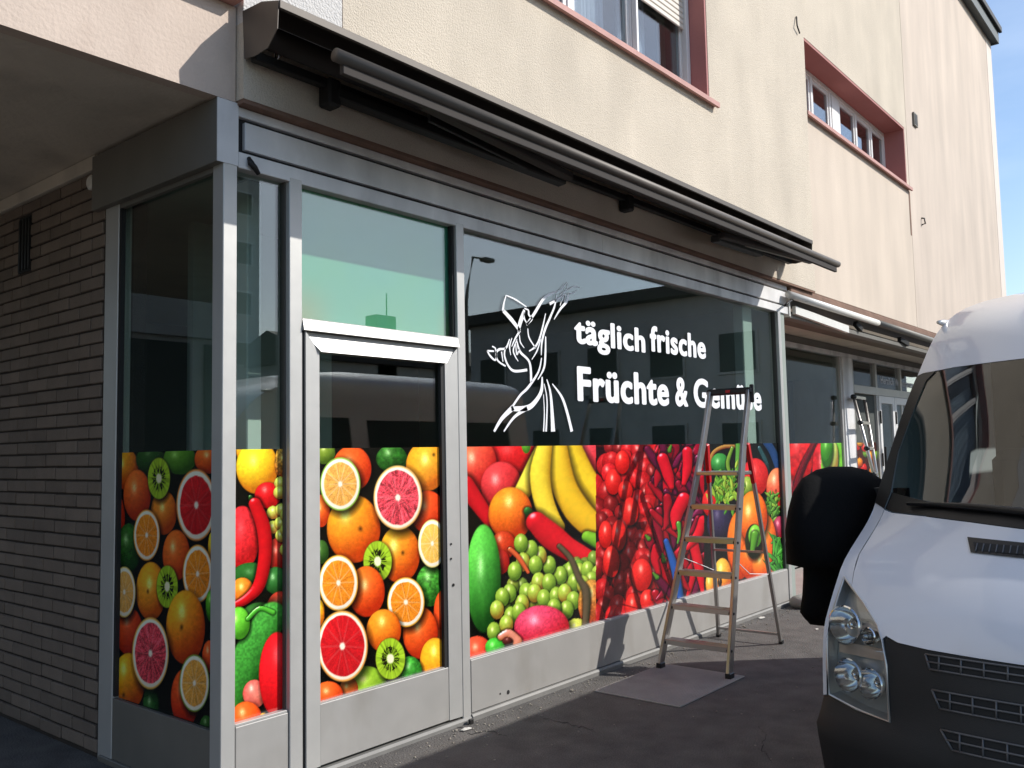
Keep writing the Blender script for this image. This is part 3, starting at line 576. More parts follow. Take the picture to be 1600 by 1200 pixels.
# bottom sill and kick panels
def sillprof(x0, x1, name='sill', par=sf): return prism_x(name, [(-.014, .0), (-.014, .026), (-.006, .038), (.05, .04), (.05, 0)], x0, x1, m_sillmetal, par)
sillprof(1.612, 6.26); sillprof(.0, .45)
box('kick_panel', 1.624, 6.198, .008, .03, .041, FZ0, m_panel, sf, .003); box('kick_panel', .08, .36, .008, .03, .041, FZ0, m_panel, sf, .003)
box('seam', 1.613, 1.6235, .012, .03, .041, FZ0, m_dark_gasket, sf, 0)
box('bead_or_shade_strip', 1.622, 6.19, .012, .048, FZ0, FZ0+.008, m_alu, sf, .002); box('bead_or_shade_strip', .08, .36, .012, .048, FZ0, FZ0+.012, m_alu, sf, .002)
for (u, v, r) in ((781.5, 1084, .006), (794, 1081.5, .013)):
    p = onY(u, v, .008); tube('drain_hole', [(p[0], .0065, p[2]), (p[0], .0078, p[2])], r, m_dark_gasket, sf, 14, False)
# panes
pn = box('pane', 1.618, 6.19, GY, GY+.01, FZ0, HB+.01, m_glass, sf, 0)
box('pane', .078, .36, GY, GY+.01, FZ0, HB+.01, m_glass, sf, 0)
film('fruit_film', (.0785, GY-.003, FZ0+.012), (1, 0, 0), (0, 0, 1), .279, FZ1-FZ0-.012, .0034, paint_narrow, (160, 680, 2.4), sf)['label'] = 'printed film of chilli, cucumber and grapes'
film('fruit_film', (1.6185, GY-.003, FZ0+.008), (1, 0, 0), (0, 0, 1), 4.57, FZ1-FZ0-.008, .0062, paint_main, (710, 670, 3.077), sf)['label'] = 'printed film of bananas, grapes, tomatoes, chillies and peppers'
# side window (plane x)
sp_ = sub_empty('side_window', (0, .5, 0), sf)
box('pane', .03, .04, .088, .985, FZ0, HB+.01, m_glass, sp_, 0); box('kick_panel', .004, .026, .09, .985, .03, FZ0-.01, m_box, sp_, .002)
box('gasket', .006, .03, .965, .985, FZ0, HB, m_dark_gasket, sp_, 0); box('frame', .004, .03, .088, .985, HB-.02, HB+.02, m_box, sp_, .002)
box('sill', -.012, .03, .03, 1.1, 0., .03, m_box, sp_, .003)
film('fruit_film', (.027, .966, FZ0-.008), (0, -1, 0), (0, 0, 1), .876, FZ1-FZ0+.008, .0042, paint_side, (160, 680, 2.4), sp_)['label'] = 'printed film of citrus halves, kiwi and mangoes'
# transom light over the door with green sheet behind the glass
tr = sub_empty('transom', (1., 0, 2.5), sf)
m_green = bpy.data.materials.new('green_sheet'); t, b = nodes(m_green); N, L = t.nodes.new, t.links.new
geo = N('ShaderNodeNewGeometry'); n1 = N('ShaderNodeTexNoise'); n1.inputs['Scale'].default_value = 2.3; n1.inputs['Detail'].default_value = 3; L(geo.outputs['Position'], n1.inputs[0])
cr1 = N('ShaderNodeValToRGB'); e = cr1.color_ramp.elements; e[0].position = .3; e[0].color = (.10, .42, .30, 1); e[1].position = .7; e[1].color = (.13, .44, .22, 1); L(n1.outputs[0], cr1.inputs[0])
sx = N('ShaderNodeSeparateXYZ'); L(geo.outputs['Position'], sx.inputs[0])
def mrange(src, a, b_, c_, d_):
    r = N('ShaderNodeMapRange'); r.interpolation_type = 'SMOOTHSTEP'; r.inputs[1].default_value = a; r.inputs[2].default_value = b_; r.inputs[3].default_value = c_; r.inputs[4].default_value = d_; L(src, r.inputs[0]); return r.outputs[0]
def mth(op, a, b_):
    m_ = N('ShaderNodeMath'); m_.operation = op
    for i, q in enumerate((a, b_)):
        if isinstance(q, (int, float)): m_.inputs[i].default_value = q
        else: L(q, m_.inputs[i])
    return m_.outputs[0]
ex = mth('MAXIMUM', mrange(sx.outputs[0], .45, .75, .9, 0), mrange(sx.outputs[0], 1.4, 1.54, 0, .55)); low = mth('MULTIPLY', mrange(sx.outputs[2], 2.22, 2.46, 1, 0), ex)
mixc = N('ShaderNodeMix'); mixc.data_type = 'RGBA'; mixc.inputs[7].default_value = (.36, .30, .07, 1); L(low, mixc.inputs[0]); L(cr1.outputs[0], mixc.inputs[6]); L(mixc.outputs[2], b.inputs['Base Color']); b.inputs['Roughness'].default_value = .6
box('pane', .44, 1.543, GY, GY+.008, 2.215, HB+.01, m_glass, tr, 0); box('green_sheet', .442, 1.541, GY+.0095, GY+.013, 2.216, HB+.008, m_green, tr, 0)
box('gasket', 1.528, 1.545, .02, .049, 2.216, HB, m_dark_gasket, tr, 0)
prism_x('transom_bar', [(.045, 2.214), (.004, 2.206), (-.002, 2.2), (-.016, 2.146), (.06, 2.146), (.06, 2.214)], .438, 1.5445, m_alu, tr)
# door leaf: mitred frame with sloped inner faces
dr = sub_empty('door', (.46, 0, 0), sf)
dx0, dx1, dz0, dz1 = .456, 1.538, .045, 2.141; gx0, gx1, gz0, gz1 = .543, 1.438, .335, 2.046
def mitred(name, o0, o1, i1, i0, yo, yi, mat, par):
    # trapezoid bar between outer edge o0-o1 and inner edge i0-i1; outer edge stands proud
    v = [(o0[0], yo, o0[1]), (o1[0], yo, o1[1]), (i1[0], yi, i1[1]), (i0[0], yi, i0[1])]; v += [(x, .055, z) for x, y, z in v]
    o = mesh(name, v, [(0, 1, 2, 3), (7, 6, 5, 4), (0, 4, 5, 1), (1, 5, 6, 2), (2, 6, 7, 3), (3, 7, 4, 0)], mat, par)
    bm = bmesh.new(); bm.from_mesh(o.data); bmesh.ops.recalc_face_normals(bm, faces=bm.faces[:]); bm.to_mesh(o.data); bm.free(); return o
mitred('door_frame', (dx0, dz1), (dx1, dz1), (gx1, gz1), (gx0, gz1), .022, -.012, m_alu, dr)
mitred('door_frame', (dx0, dz0), (dx0, dz1), (gx0, gz1), (gx0, dz0), -.002, .004, m_alu, dr)
mitred('door_frame', (dx1, dz1), (dx1, dz0), (gx1, dz0), (gx1, gz1), -.002, .004, m_alu, dr)
box('kick_plate', gx0, gx1, .006, .03, dz0, gz0, m_panel, dr, .003)
box('pane', gx0, gx1, .034, .042, gz0, gz1, m_glass, dr, 0)
box('bead_or_shade_strip', gx1-.028, gx1-.0005, .010, .033, gz0+.001, gz1, m_dark_gasket, dr, 0); box('bead_or_shade_strip', gx0, gx1-.03, .010, .033, gz0+.001, gz0+.006, m_alu, dr, 0)  # dark right-hand strip stands in for the frame's shadow on the glass
film('fruit_film', (gx0+.0005, .031, gz0+.007), (1, 0, 0), (0, 0, 1), gx1-gx0-.03, FZ1-gz0-.007, .0036, paint_door, (460, 670, 2.4), dr)['label'] = 'printed film of grapefruit, orange, lime and kiwi halves'
for (u, v, r) in ((705, 850, .006), (705, 873, .006), (708.5, 914, .009)):
    p = onY(u, v, 0); tube('lock_hole', [(p[0], -.002, p[2]), (p[0], .0012, p[2])], r, m_iron, dr, 12, False)
box('door_gap', dx1+.0005, 1.5445, .01, .06, .03, dz1, m_dark_gasket, sf, 0); box('door_gap', .4375, dx0-.0005, .01, .06, .03, dz1, m_dark_gasket, sf, 0)
prism_x('door_sill', [(-.012, .0), (-.012, .018), (.0, .03), (.06, .03), (.06, 0)], .451, 1.6115, m_sillmetal, sf); p = onY(724, 1133, -.02); box('door_stop', 1.55, 1.585, -.045, -.0285, .0, .03, m_iron, sf, .004)

# lettering
LYR = GY-.003
def word(txt, u0, u1, vtop, vbot, ref, par, mat=m_letter, Y=LYR, off=.043, name='lettering', cell=.0045):
    # bold vinyl letters: the glyph outline is grown by a distance and cut out cell by cell
    cu = bpy.data.curves.new('t', 'FONT'); cu.body = txt; cu.size = 1; cu.extrude = 0; cu.resolution_u = 5; cu.space_character = 1.0+off*2.0
    ob = bpy.data.objects.new('t', cu); COL.objects.link(ob); dg = bpy.context.evaluated_depsgraph_get(); me = bpy.data.meshes.new_from_object(ob.evaluated_get(dg)); bpy.data.objects.remove(ob)
    bm = bmesh.new(); bm.from_mesh(me); bmesh.ops.remove_doubles(bm, verts=bm.verts[:], dist=1e-5)
    E_ = np.array([[v.co.xy[:] for v in e.verts] for e in bm.edges if len(e.link_faces) == 1]); bm.free()
    x0, x1 = E_[:, :, 0].min()-off, E_[:, :, 0].max()+off; y0, y1 = E_[:, :, 1].min()-off, E_[:, :, 1].max()+off
    wx0, wx1 = onY(*u0, Y)[0], onY(*u1, Y)[0]; zt, zb = onY(*vtop, Y)[2], onY(*vbot, Y)[2]; sc = (zt-zb)/ref; sxx = (wx1-wx0)/(x1-x0)
    nx, ny = int((wx1-wx0)/cell)+3, int((y1-y0)*sc/cell)+3
    gx = np.linspace(x0-.01, x1+.01, nx); gy = np.linspace(y0-.01, y1+.01, ny); A, B_ = np.meshgrid(gx, gy); px, py = A.ravel(), B_.ravel()
    d2 = np.full(len(px), 1e9); ins = np.zeros(len(px), bool); AN = 1.45
    for (ax, ay), (bx_, by_) in E_:
        ex, ey = bx_-ax, (by_-ay)*AN; qx, qy = px-ax, (py-ay)*AN; t_ = np.clip((qx*ex+qy*ey)/(ex*ex+ey*ey+1e-12), 0, 1); d2 = np.minimum(d2, (qx-t_*ex)**2+(qy-t_*ey)**2)
        if by_ != ay: c_ = (ay > py) != (by_ > py); ins ^= c_ & (px < (bx_-ax)*(py-ay)/(by_-ay)+ax)
    sd = (np.where(ins, 1, -1)*np.sqrt(d2)+off).reshape(ny, nx)      # >0 inside the grown letter
    V, F_, key = [], [], {}
    def vid(k, x, y):
        if k not in key: key[k] = len(V); V.append((wx0+(x-x0)*sxx, Y, zb+(y+off*.7)*sc))
        return key[k]
    for r in range(ny-1):
        for c in range(nx-1):
            cs = [(r, c), (r, c+1), (r+1, c+1), (r+1, c)]; val = [sd[q] for q in cs]
            if max(val) <= 0: continue
            poly = []
            for k in range(4):
                q, q2 = cs[k], cs[(k+1) % 4]; a_, b2 = val[k], val[(k+1) % 4]
                if a_ > 0: poly.append(vid(q, gx[q[1]], gy[q[0]]))
                if (a_ > 0) != (b2 > 0): t_ = a_/(a_-b2); kk = (min(q, q2), max(q, q2)); poly.append(vid(kk, gx[q[1]]+(gx[q2[1]]-gx[q[1]])*t_, gy[q[0]]+(gy[q2[0]]-gy[q[0]])*t_))
            if len(poly) > 2: F_.append(tuple(poly))
    return mesh(name, V, F_, mat, par)
z7 = lambda x, y: (880+x/4.7059, 470+y/4.7059)
CAPH = .75
word('täglich', z7(80, 180), z7(603, 300), z7(130, 148), z7(130, 316), CAPH*.86, sf)
word('frische', z7(637, 260), z7(1050, 400), z7(950, 238), z7(955, 416), CAPH*1.0, sf)
word('Früchte', z7(103, 600), z7(778, 700), z7(150, 481), z7(130, 738), CAPH, sf)
word('&', z7(822, 650), z7(915, 650), z7(860, 548), z7(860, 776), CAPH*1.04, sf)
word('Gemüse', z7(958, 650), z7(1458, 730), z7(1005, 562), z7(1005, 784), CAPH*1.04, sf)
# figure of a turning dancer in brush strokes
zl = lambda x, y: onY(740+x/4.4444, 420+y/4.4444, LYR)
def stroke(bm, pts, wd):
    P3 = [np.array(zl(*p))[[0, 2]] for p in pts]; wd = wd if hasattr(wd, '__len__') else (wd, wd)
    if len(wd) != len(pts): wd = np.interp(np.linspace(0, 1, len(pts)), np.linspace(0, 1, len(wd)), wd)
    # smooth with Catmull-Rom
    Q, W = [], []
    n = len(P3)
    for i in range(n-1):
        p0, p1, p2, p3 = P3[max(i-1, 0)], P3[i], P3[i+1], P3[min(i+2, n-1)]
        for k in range(6):
            t_ = k/6; Q.append(.5*((2*p1)+(-p0+p2)*t_+(2*p0-5*p1+4*p2-p3)*t_**2+(-p0+3*p1-3*p2+p3)*t_**3)); W.append(wd[i]+(wd[i+1]-wd[i])*t_)
    Q.append(P3[-1]); W.append(wd[-1]); l, r = [], []
    for i in range(len(Q)):
        d = Q[min(i+1, len(Q)-1)]-Q[max(i-1, 0)]; d /= np.hypot(*d)+1e-9; nrm = np.array([-d[1], d[0]]); h = W[i]*.00094*.5*1.15
        l.append(bm.verts.new((Q[i][0]+nrm[0]*h*1.35, LYR-.0003, Q[i][1]+nrm[1]*h))); r.append(bm.verts.new((Q[i][0]-nrm[0]*h*1.35, LYR-.0003, Q[i][1]-nrm[1]*h)))
    for i in range(len(Q)-1): bm.faces.new((l[i], l[i+1], r[i+1], r[i]))
bm = bmesh.new()
for pts, wd in [([(228, 185), (290, 213), (368, 265)], (7, 11, 7)), ([(226, 183), (210, 240), (204, 292)], (6, 10, 15)), ([(206, 290), (262, 352), (322, 430)], (22, 26, 20)),
    ([(352, 285), (335, 340), (320, 385), (312, 440)], (14, 26, 24, 12)), ([(352, 275), (380, 288), (384, 320), (404, 348), (366, 388)], (8, 10, 12, 14, 14)), ([(350, 300), (352, 345), (372, 380)], (5, 10, 8)),
    ([(368, 388), (425, 305), (478, 218), (520, 182), (580, 158)], (14, 18, 18, 14, 8)), ([(528, 244), (590, 208), (640, 172)], (18, 12, 6)), ([(658, 170), (646, 226), (602, 280), (558, 352)], (8, 18, 14, 4)), ([(622, 186), (600, 256)], (9, 4)), ([(640, 180), (628, 232)], (8, 5)),
    ([(576, 176), (562, 260), (530, 340), (496, 420), (474, 510), (470, 600)], (6, 12, 14, 16, 12, 5)), ([(650, 92), (612, 138), (575, 165)], (4, 7, 6)), ([(742, 132), (700, 122), (650, 150)], (4, 7, 5)), ([(720, 150), (690, 170), (660, 165)], (4, 7, 5)), ([(655, 100), (640, 150), (600, 180)], (3, 6, 5)),
    ([(500, 310), (476, 420), (452, 500), (424, 545), (384, 572)], (5, 12, 12, 12, 6)), ([(376, 414), (386, 480), (432, 552)], (5, 10, 8)), ([(500, 470), (498, 600), (488, 690), (446, 770)], (8, 14, 13, 5)), ([(466, 490), (440, 570), (404, 630)], (5, 9, 4)),
    ([(322, 430), (290, 482), (264, 540)], (14, 10, 5)), ([(302, 488), (276, 560), (288, 606), (310, 642)], (5, 9, 9, 4)), ([(318, 458), (325, 510), (352, 550)], (5, 9, 4)), ([(300, 500), (322, 575), (388, 650), (400, 785)], (6, 16, 14, 16)), ([(292, 520), (300, 596), (316, 556)], (5, 9, 6)),
    ([(250, 488), (224, 550), (176, 560), (156, 592), (170, 640), (222, 676)], (6, 12, 14, 10, 10, 10)), ([(222, 545), (214, 600), (240, 672), (284, 710), (372, 702)], (8, 10, 12, 16, 16)), ([(266, 480), (250, 540), (258, 600)], (5, 9, 4)), ([(194, 575), (204, 646)], (8, 5)),
    ([(94, 568), (116, 606), (150, 634), (158, 592), (150, 552), (128, 538)], (8, 12, 10, 9, 9, 8)), ([(96, 570), (142, 572)], (12, 9)),
    ([(472, 618), (450, 715), (380, 822), (322, 880), (262, 968)], (6, 12, 16, 14, 12)), ([(275, 962), (196, 1040), (142, 1130)], (34, 22, 12)), ([(476, 750), (470, 850), (422, 930), (366, 968), (262, 972)], (8, 22, 28, 34, 26)), ([(372, 968), (282, 1030), (210, 1130)], (26, 16, 8)),
    ([(490, 798), (510, 920), (503, 1130)], (5, 9, 12)), ([(485, 872), (491, 1000), (486, 1130)], (4, 7, 10)), ([(508, 768), (536, 880), (552, 1130)], (6, 16, 32)), ([(546, 798), (612, 890), (650, 1000), (682, 1130)], (6, 18, 20, 22))]: stroke(bm, pts, wd)
bmobj('dancer_emblem', bm, m_letter, sf)
# hanging clip at the left end of the header
tube('cable_clip', [onY(389, 247, -.004), onY(392, 255, -.02), onY(398, 262, -.02), onY(404, 272, -.015)], [.010, .016, .014, .010], m_iron, sf, 8)

# ------------------------------------------------------------------ dark awning
aw = thing('awning', 'dark brown retracted awning with long front bar above the fruit windows', 'awning', (3, -.2, 3.5))
XA, XB = .062, 6.32
o5 = lambda x, y: onX(260+x/5.333, y/5.333, XA)
prof = [tuple(o5(*q)[1:]) for q in ((640, 95), (800, 15), (940, 5), (930, 240), (850, 400), (740, 470), (655, 490))]
for x in (XA-.004, XB): prism_x('end_plate', prof, x, x+.004, m_awn, aw)
yb_, zb_ = prof[0]; top = [(WY-.002, prof[0][1]+.0), prof[1], prof[2], (prof[2][0]-.001, prof[2][1]-.03)]
prism_x('hood', top+[(y+.006, z-.006) for y, z in top[::-1]], XA, XB, m_awn, aw)
box('hood_lip', XA, XB, prof[2][0]-.006, prof[2][0]+.012, prof[2][1]-.034, prof[2][1]+.004, m_awn, aw, .002)
tube('roller', [(XA+.03, -.16, 3.46), (XB-.03, -.16, 3.46)], .055, m_awn_dark, aw, 20)
box('torsion_bar', XA+.02, XB-.02, -.13, -.085, 3.35, 3.395, m_iron, aw, .004)
BY, BZ = -.62, 3.225
bxl, bxr = onY(524, 82, BY)[0], onY(1309, 413, BY)[0]
bl_, br_ = onY(530, 88, BY)[2], onY(1306, 412, BY)[2]
tube('front_bar', [(bxl, BY, bl_), (bxr, BY, br_)], .030, m_awn, aw, 20)
box('bar_flange', bxl+.04, bxr-.04, BY-.004, BY+.022, (bl_+br_)/2-.075, (bl_+br_)/2-.01, m_awn_dark, aw, .003)
mesh('awning_fabric', [(XA+.05, -.2, 3.505), (XB-.05, -.2, 3.505), (XB-.22, BY+.01, br_+.02), (bxl+.03, BY+.01, bl_+.02)], [(0, 1, 2, 3)], m_awn_dark, aw)
for (ax, bx_) in ((.55, 2.05), (5.55, 4.05)):
    b1 = Vector((ax, -.12, 3.33)); el = Vector((bx_, -.42, 3.16)); b2 = Vector((ax+(.15 if ax < 2 else -.15), BY+.03, 3.20))
    bar('folding_arm', b1, el, .075, .05, m_iron, aw, (0, 0, 1), .006); bar('folding_arm', el+Vector((0, -.05, .02)), b2, .06, .045, m_awn_dark, aw, (0, 0, 1), .006)
for (u, v) in ((517, 150), (980, 318)):
    p = onY(u, v, -.11); br = box('bracket', p[0]-.04, p[0]+.04, -.15, WY-.001, p[2]-.06, 3.40, m_iron, aw, .012)
p0, p1 = onY(668, 176, -.42), onY(846, 268, -.40); bar('arm_cover', (p0[0], -.43, p0[2]), (p1[0], -.38, p1[2]+.03), .02, .10, m_iron, aw, (0, 0, 1), .003)
p0, p1 = onY(1166, 380, -.40), onY(1266, 408, -.40); bar('arm_cover', (p0[0], -.40, p0[2]), (p1[0], -.40, p1[2]), .03, .055, m_box, aw, (0, 0, 1), .003)
pr_ = onX(433, 84, .2)
bm = bmesh.new()
for k in range(16):
    pass
ring = [(.20, pr_[1]+.016*math.sin(a_*math.pi/8), pr_[2]+.028*math.cos(a_*math.pi/8)) for a_ in range(17)]
bm_tube(bm, ring, .004, 8, False); bmobj('crank_ring', bm, m_steel, aw, True)
tube('crank_pin', [(.19, pr_[1]+.02, pr_[2]+.05), (.20, pr_[1], pr_[2]+.02)], .008, m_steel, aw)

# ------------------------------------------------------------------ second shop front, recessed
YS = .9
s2 = thing('second_shop_front', 'recessed far shop front with glass doors reading Herzlich Willkommen', 'shop front', (10, YS, 0))
def sx2(u, v): return onY(u, v, YS)[0]
xa = sx2(1313, 545); xb = sx2(1326, 555)
SH = 2.80
m_beam = M('shade_toned_concrete', rgb(118, 108, 96), .9, var=.15, vscale=3, streak=.1)  # concrete darkened so the shade under the awning tube is in its colour
box('recess_soffit', 6.52, 17., .42, YS+.5, 2.96, 3.16, m_soffit, s2, .003); box('recess_beam', 6.52, 17., .105, .42, 2.90, 3.16, m_beam, s2, .004)
box('head_panel', 6.52, 17., YS-.01, YS+.12, SH+.06, 2.955, m_box, s2, .003)
box('return_wall', 6.40, 6.51, .13, YS+.1, 0., 3.1, m_plaster3, s2, .003)
box('head_rail', 6.52, 17., YS-.03, YS+.06, SH, SH+.058, m_alu_dirty, s2, .003)
box('pane', 6.52, xa-.08, YS+.02, YS+.03, .34, SH, m_glass, s2, 0)
box('pier', xa-.02, xb+.03, YS-.03, YS+.12, 0., SH-.001, m_alu_dirty, s2, .004); box('mullion', xa-.08, xa-.022, YS-.012, YS+.06, .0, SH-.001, m_alu, s2, .003)
box('base_panel', 6.52, xa-.08, YS, YS+.02, .03, .34, m_panel, s2, .003)
film('fruit_film', (6.53, YS+.016, .345), (1, 0, 0), (0, 0, 1), xa-.08-6.54, FZ1-.345, .014, paint_melon, (0, 0, 1), s2)['label'] = 'printed film of red melon and limes'
xc = sx2(1333, 600); xd = sx2(1368, 600); xe = sx2(1372, 620); xf = 12.6; xg = 13.4
zt = onY(1345, 613, YS)[2]; TB = 2.30
for x in (xb+.03, xd-.05, 13.25, 16.6): box('mullion', x, x+.075, YS-.02, YS+.06, 0, SH-.001, m_alu, s2, .003)
box('transom_bar', xb+.106, 16.6, YS-.026, YS+.05, TB, TB+.12, m_alu, s2, .003)
for (a_, b_) in ((xb+.106, xd-.05), (xd+.026, 13.249), (13.326, 16.6)): box('transom_pane', a_, b_, YS+.02, YS+.028, TB+.121, SH-.001, m_glass_up, s2, 0)
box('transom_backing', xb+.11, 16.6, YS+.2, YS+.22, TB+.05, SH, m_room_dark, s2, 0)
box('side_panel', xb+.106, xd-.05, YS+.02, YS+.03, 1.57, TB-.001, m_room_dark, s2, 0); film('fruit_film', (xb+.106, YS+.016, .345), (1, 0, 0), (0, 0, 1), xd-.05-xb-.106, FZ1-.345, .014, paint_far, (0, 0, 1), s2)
box('base_panel', xb+.106, xd-.05, YS, YS+.02, .0, .344, m_panel, s2, .003)
def leaf(x0, x1):
    d_ = sub_empty('door', (x0, YS, 0), s2); f = .10
    for (a_, b_) in ((x0, x0+f), (x1-f, x1)): box('door_frame', a_, b_, YS-.035, YS+.03, .03, TB-.005, m_white_alu, d_, .004)
    box('door_frame', x0+f, x1-f, YS-.035, YS+.03, TB-.12, TB-.005, m_white_alu, d_, .004); box('door_frame', x0+f, x1-f, YS-.035, YS+.03, .03, .3, m_white_alu, d_, .004)
    box('pane', x0+f, x1-f, YS-.006, YS+.004, .3, TB-.12, m_glass, d_, 0); box('handle', x0+f*.3, x0+f*.6, YS-.09, YS-.06, .95, 1.5, m_iron, d_, .006)
    for zz in (1.86, 1.2, .6): box('hinge', x0-.012, x0+.02, YS-.055, YS-.036, zz, zz+.2, m_iron, d_, .004)
leaf(xd+.028, xd+.80); leaf(xd+.82, xd+1.60)
word('Herzlich Willkommen', (1376, 592), (1427, 600), (1379, 588), (1379, 599.5), CAPH, s2, M('grey_vinyl', rgb(215, 215, 220), .6, var=0), YS+.016, .03, cell=.006)
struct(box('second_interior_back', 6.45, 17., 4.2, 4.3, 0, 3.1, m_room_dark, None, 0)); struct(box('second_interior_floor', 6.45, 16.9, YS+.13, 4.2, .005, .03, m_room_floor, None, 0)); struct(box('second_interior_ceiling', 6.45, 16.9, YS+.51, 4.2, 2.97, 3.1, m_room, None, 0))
# white awning tube of the second shop
a2 = thing('second_awning', 'white rolled awning tube with grey cassette above the far shop front', 'awning', (9, -.05, 3.05))
AY = -.06
q0, q1, q2 = onY(1232, 466, AY), onY(1372, 522, AY), onY(1470, 549, AY)
tube('front_tube', [(q0[0], AY, 3.055), (q1[0], AY, 3.045)], .038, m_white_tube, a2, 18); tube('front_tube', [(q1[0]+.01, AY, 3.045), (q1[0]+4., AY, 3.03)], .042, m_box, a2, 18)
q0, q1 = onY(1245, 484, -.03), onY(1328, 512, -.03); bar('arm_cover', (q0[0], -.0, q0[2]+.0), (q1[0], -.0, q1[2]-.02), .04, .085, m_white_tube, a2)
tube('end_bracket', [onY(1226, 478, -.07), onY(1230, 474, -.08), onY(1238, 468, -.05)], .012, m_iron, a2, 8)
box('cassette_rail', 6.56, 16.5, .02, .12, 2.91-.06, 2.899, m_box, a2, .004); bar('bracket', onY(1336, 505, .02), onY(1345, 515, .0), .05, .06, m_iron, a2)
bar('bracket', onY(1405, 530, .02), onY(1418, 538, .0), .05, .06, m_iron, a2)

# ------------------------------------------------------------------ step ladder
ld = thing('step_ladder', 'aluminium platform step ladder standing open in front of the fruit window', 'step ladder', (3.8, -.45, 0))
fl, fr_ = Vector((3.286, -.259, 0)), Vector((3.291, -.778, 0)); kl, kr = Vector((3.865, -.345, 1.55)), Vector((3.85, -.68, 1.55)); tl, tr_ = Vector((3.99, -.362, 1.955)), Vector((4.0, -.672, 1.955))
rl, rr_ = Vector((4.475, -.107, 0)), Vector((4.508, -.622, 0)); hl, hr = Vector((3.93, -.345, 1.56)), Vector((3.915, -.68, 1.56))
for a_, k_, t_ in ((fl, kl, tl), (fr_, kr, tr_)):
    bm = bmesh.new(); bm_bar(bm, a_+Vector((0, 0, .03)), k_, .026, .062, (1, 0, .0), .004); bm_bar(bm, k_-Vector((.004, 0, .012)), t_, .0262, .058, (1, 0, 0), .004); bmobj('stile', bm, m_ladder, ld)
    box('foot', a_.x-.03, a_.x+.04, a_.y-.02, a_.y+.02, .0, .045, m_plastic, ld, .006)
for a_, k_ in ((rl, hl), (rr_, hr)):
    d_ = (k_-a_); bar('rear_leg', a_+d_*.015, k_-d_*.18, .024, .034, m_ladder, ld, (1, 0, 0), .004); bar('hinge_cover', k_-d_*.19, k_, .03, .042, m_red, ld, (1, 0, 0), .006)
    box('foot', a_.x-.02, a_.x+.02, a_.y-.016, a_.y+.016, 0, .035, m_plastic, ld, .005)
def lerp(a_, b_, t_): return a_+(b_-a_)*t_
for k, zz in enumerate((.195, .425, .655, .885, 1.115)):
    t_ = zz/1.55; L_, R_ = lerp(fl, kl, t_), lerp(fr_, kr, t_); bm = bmesh.new()
    bm_box(bm, L_.x-.035, L_.x+.06, R_.y+.014, L_.y-.014, zz-.004, zz+.004, .001); bm_box(bm, L_.x-.037, L_.x-.031, R_.y+.0145, L_.y-.0145, zz-.03, zz+.003, .001); bm_box(bm, L_.x+.056, L_.x+.061, R_.y+.0145, L_.y-.0145, zz-.03, zz+.003, .001)
    for q in range(6): bm_box(bm, L_.x-.028+q*.015, L_.x-.022+q*.015, R_.y+.015, L_.y-.015, zz+.003, zz+.0065, 0)
    s_ = bmobj('tread', bm, m_ladder, ld)
    for P_ in (L_, R_): box('rivet_cap', P_.x-.04, P_.x-.02, P_.y-.02, P_.y+.02, zz-.026, zz-.008, m_plastic, s_, .003)
t_ = 1.345/1.55; L_, R_ = lerp(fl, kl, t_), lerp(fr_, kr, t_); box('platform', L_.x-.05, L_.x+.22, R_.y+.014, L_.y-.014, 1.33, 1.358, m_ladder, ld, .005)
bar('handle', tl+Vector((0, .03, 0)), tr_-Vector((0, .03, 0)), .05, .05, m_plastic, ld, (0, 0, 1), .012); bar('handle_end', tr_+Vector((0, -.022, -.09)), tr_+Vector((0, -.022, .045)), .03, .02, m_plastic, ld, (1, 0, 0), .004)
box('handle_badge', tl.x-.029, tl.x-.026, -.535, -.50, 1.945, 1.965, m_red, ld, 0)
for t_ in (.05, .47): bar('brace', lerp(rl, hl, t_), lerp(rr_, hr, t_), .018, .018, m_ladder, ld)
tube('safety_cord', [lerp(fl, kl, .48), Vector((3.85, -.3, .66)), lerp(rl, hl, .36)], .003, m_letter, ld, 6); tube('safety_cord', [lerp(fr_, kr, .48), Vector((3.85, -.69, .62)), lerp(rr_, hr, .36)], .003, m_letter, ld, 6)

# telescopic ladder at the far shop
tl_ = thing('leaning_ladder', 'narrow silver ladder leaning in the far shop entrance', 'ladder', (10.5, .75, 0))
A0, A1 = onY(1333.5, 619, .78), onY(1366, 745, .62); B0, B1 = onY(1350.5, 622, .80), onY(1371, 748, .64)
def ext(a_, b_, z): t_ = (z-a_[2])/(b_[2]-a_[2]); return a_+(b_-a_)*t_
Ab, Bb = ext(A0, A1, .03), ext(B0, B1, .03)
for (a_, b_) in ((A0, Ab), (B0, Bb)): tube('stile', [a_, lerp(a_, b_, .5), b_], [.022, .026, .03], m_ladder, tl_, 10)
n_ = 7
for k in range(n_):
    t_ = (k*.168)+.004; a_, b_ = lerp(A0, Ab, t_), lerp(B0, Bb, t_)
    if a_[2] > .1: bar('rung', a_, b_, .045, .045, m_ladder, tl_, (0, 0, 1), .004); tube('latch', [a_+np.array([-.03, 0, 0]), a_+np.array([.03, 0, 0])], .036, m_plastic, tl_, 8)

# ------------------------------------------------------------------ mat on the pavement
m_mat = M('tread_mat', rgb(170, 163, 157), .85, var=.15, vscale=5, bump=.5, bscale=150, fine=.2)
bm = bmesh.new(); bm_box(bm, 2.53, 3.41, -.833, -.215, .0, .009, .003)
mt = thing('door_mat', 'flat grey ribbed mat on the pavement under the step ladder', 'mat', (2.97, -.52, 0)); bmobj('mat_base', bm, m_mat, mt)
bm = bmesh.new()
for k in range(40): bm_box(bm, 2.545, 3.395, -.825+k*.0153, -.825+k*.0153+.008, .0088, .0115, 0)
tag(bmobj('ribs', bm, m_mat, mt), kind='stuff')
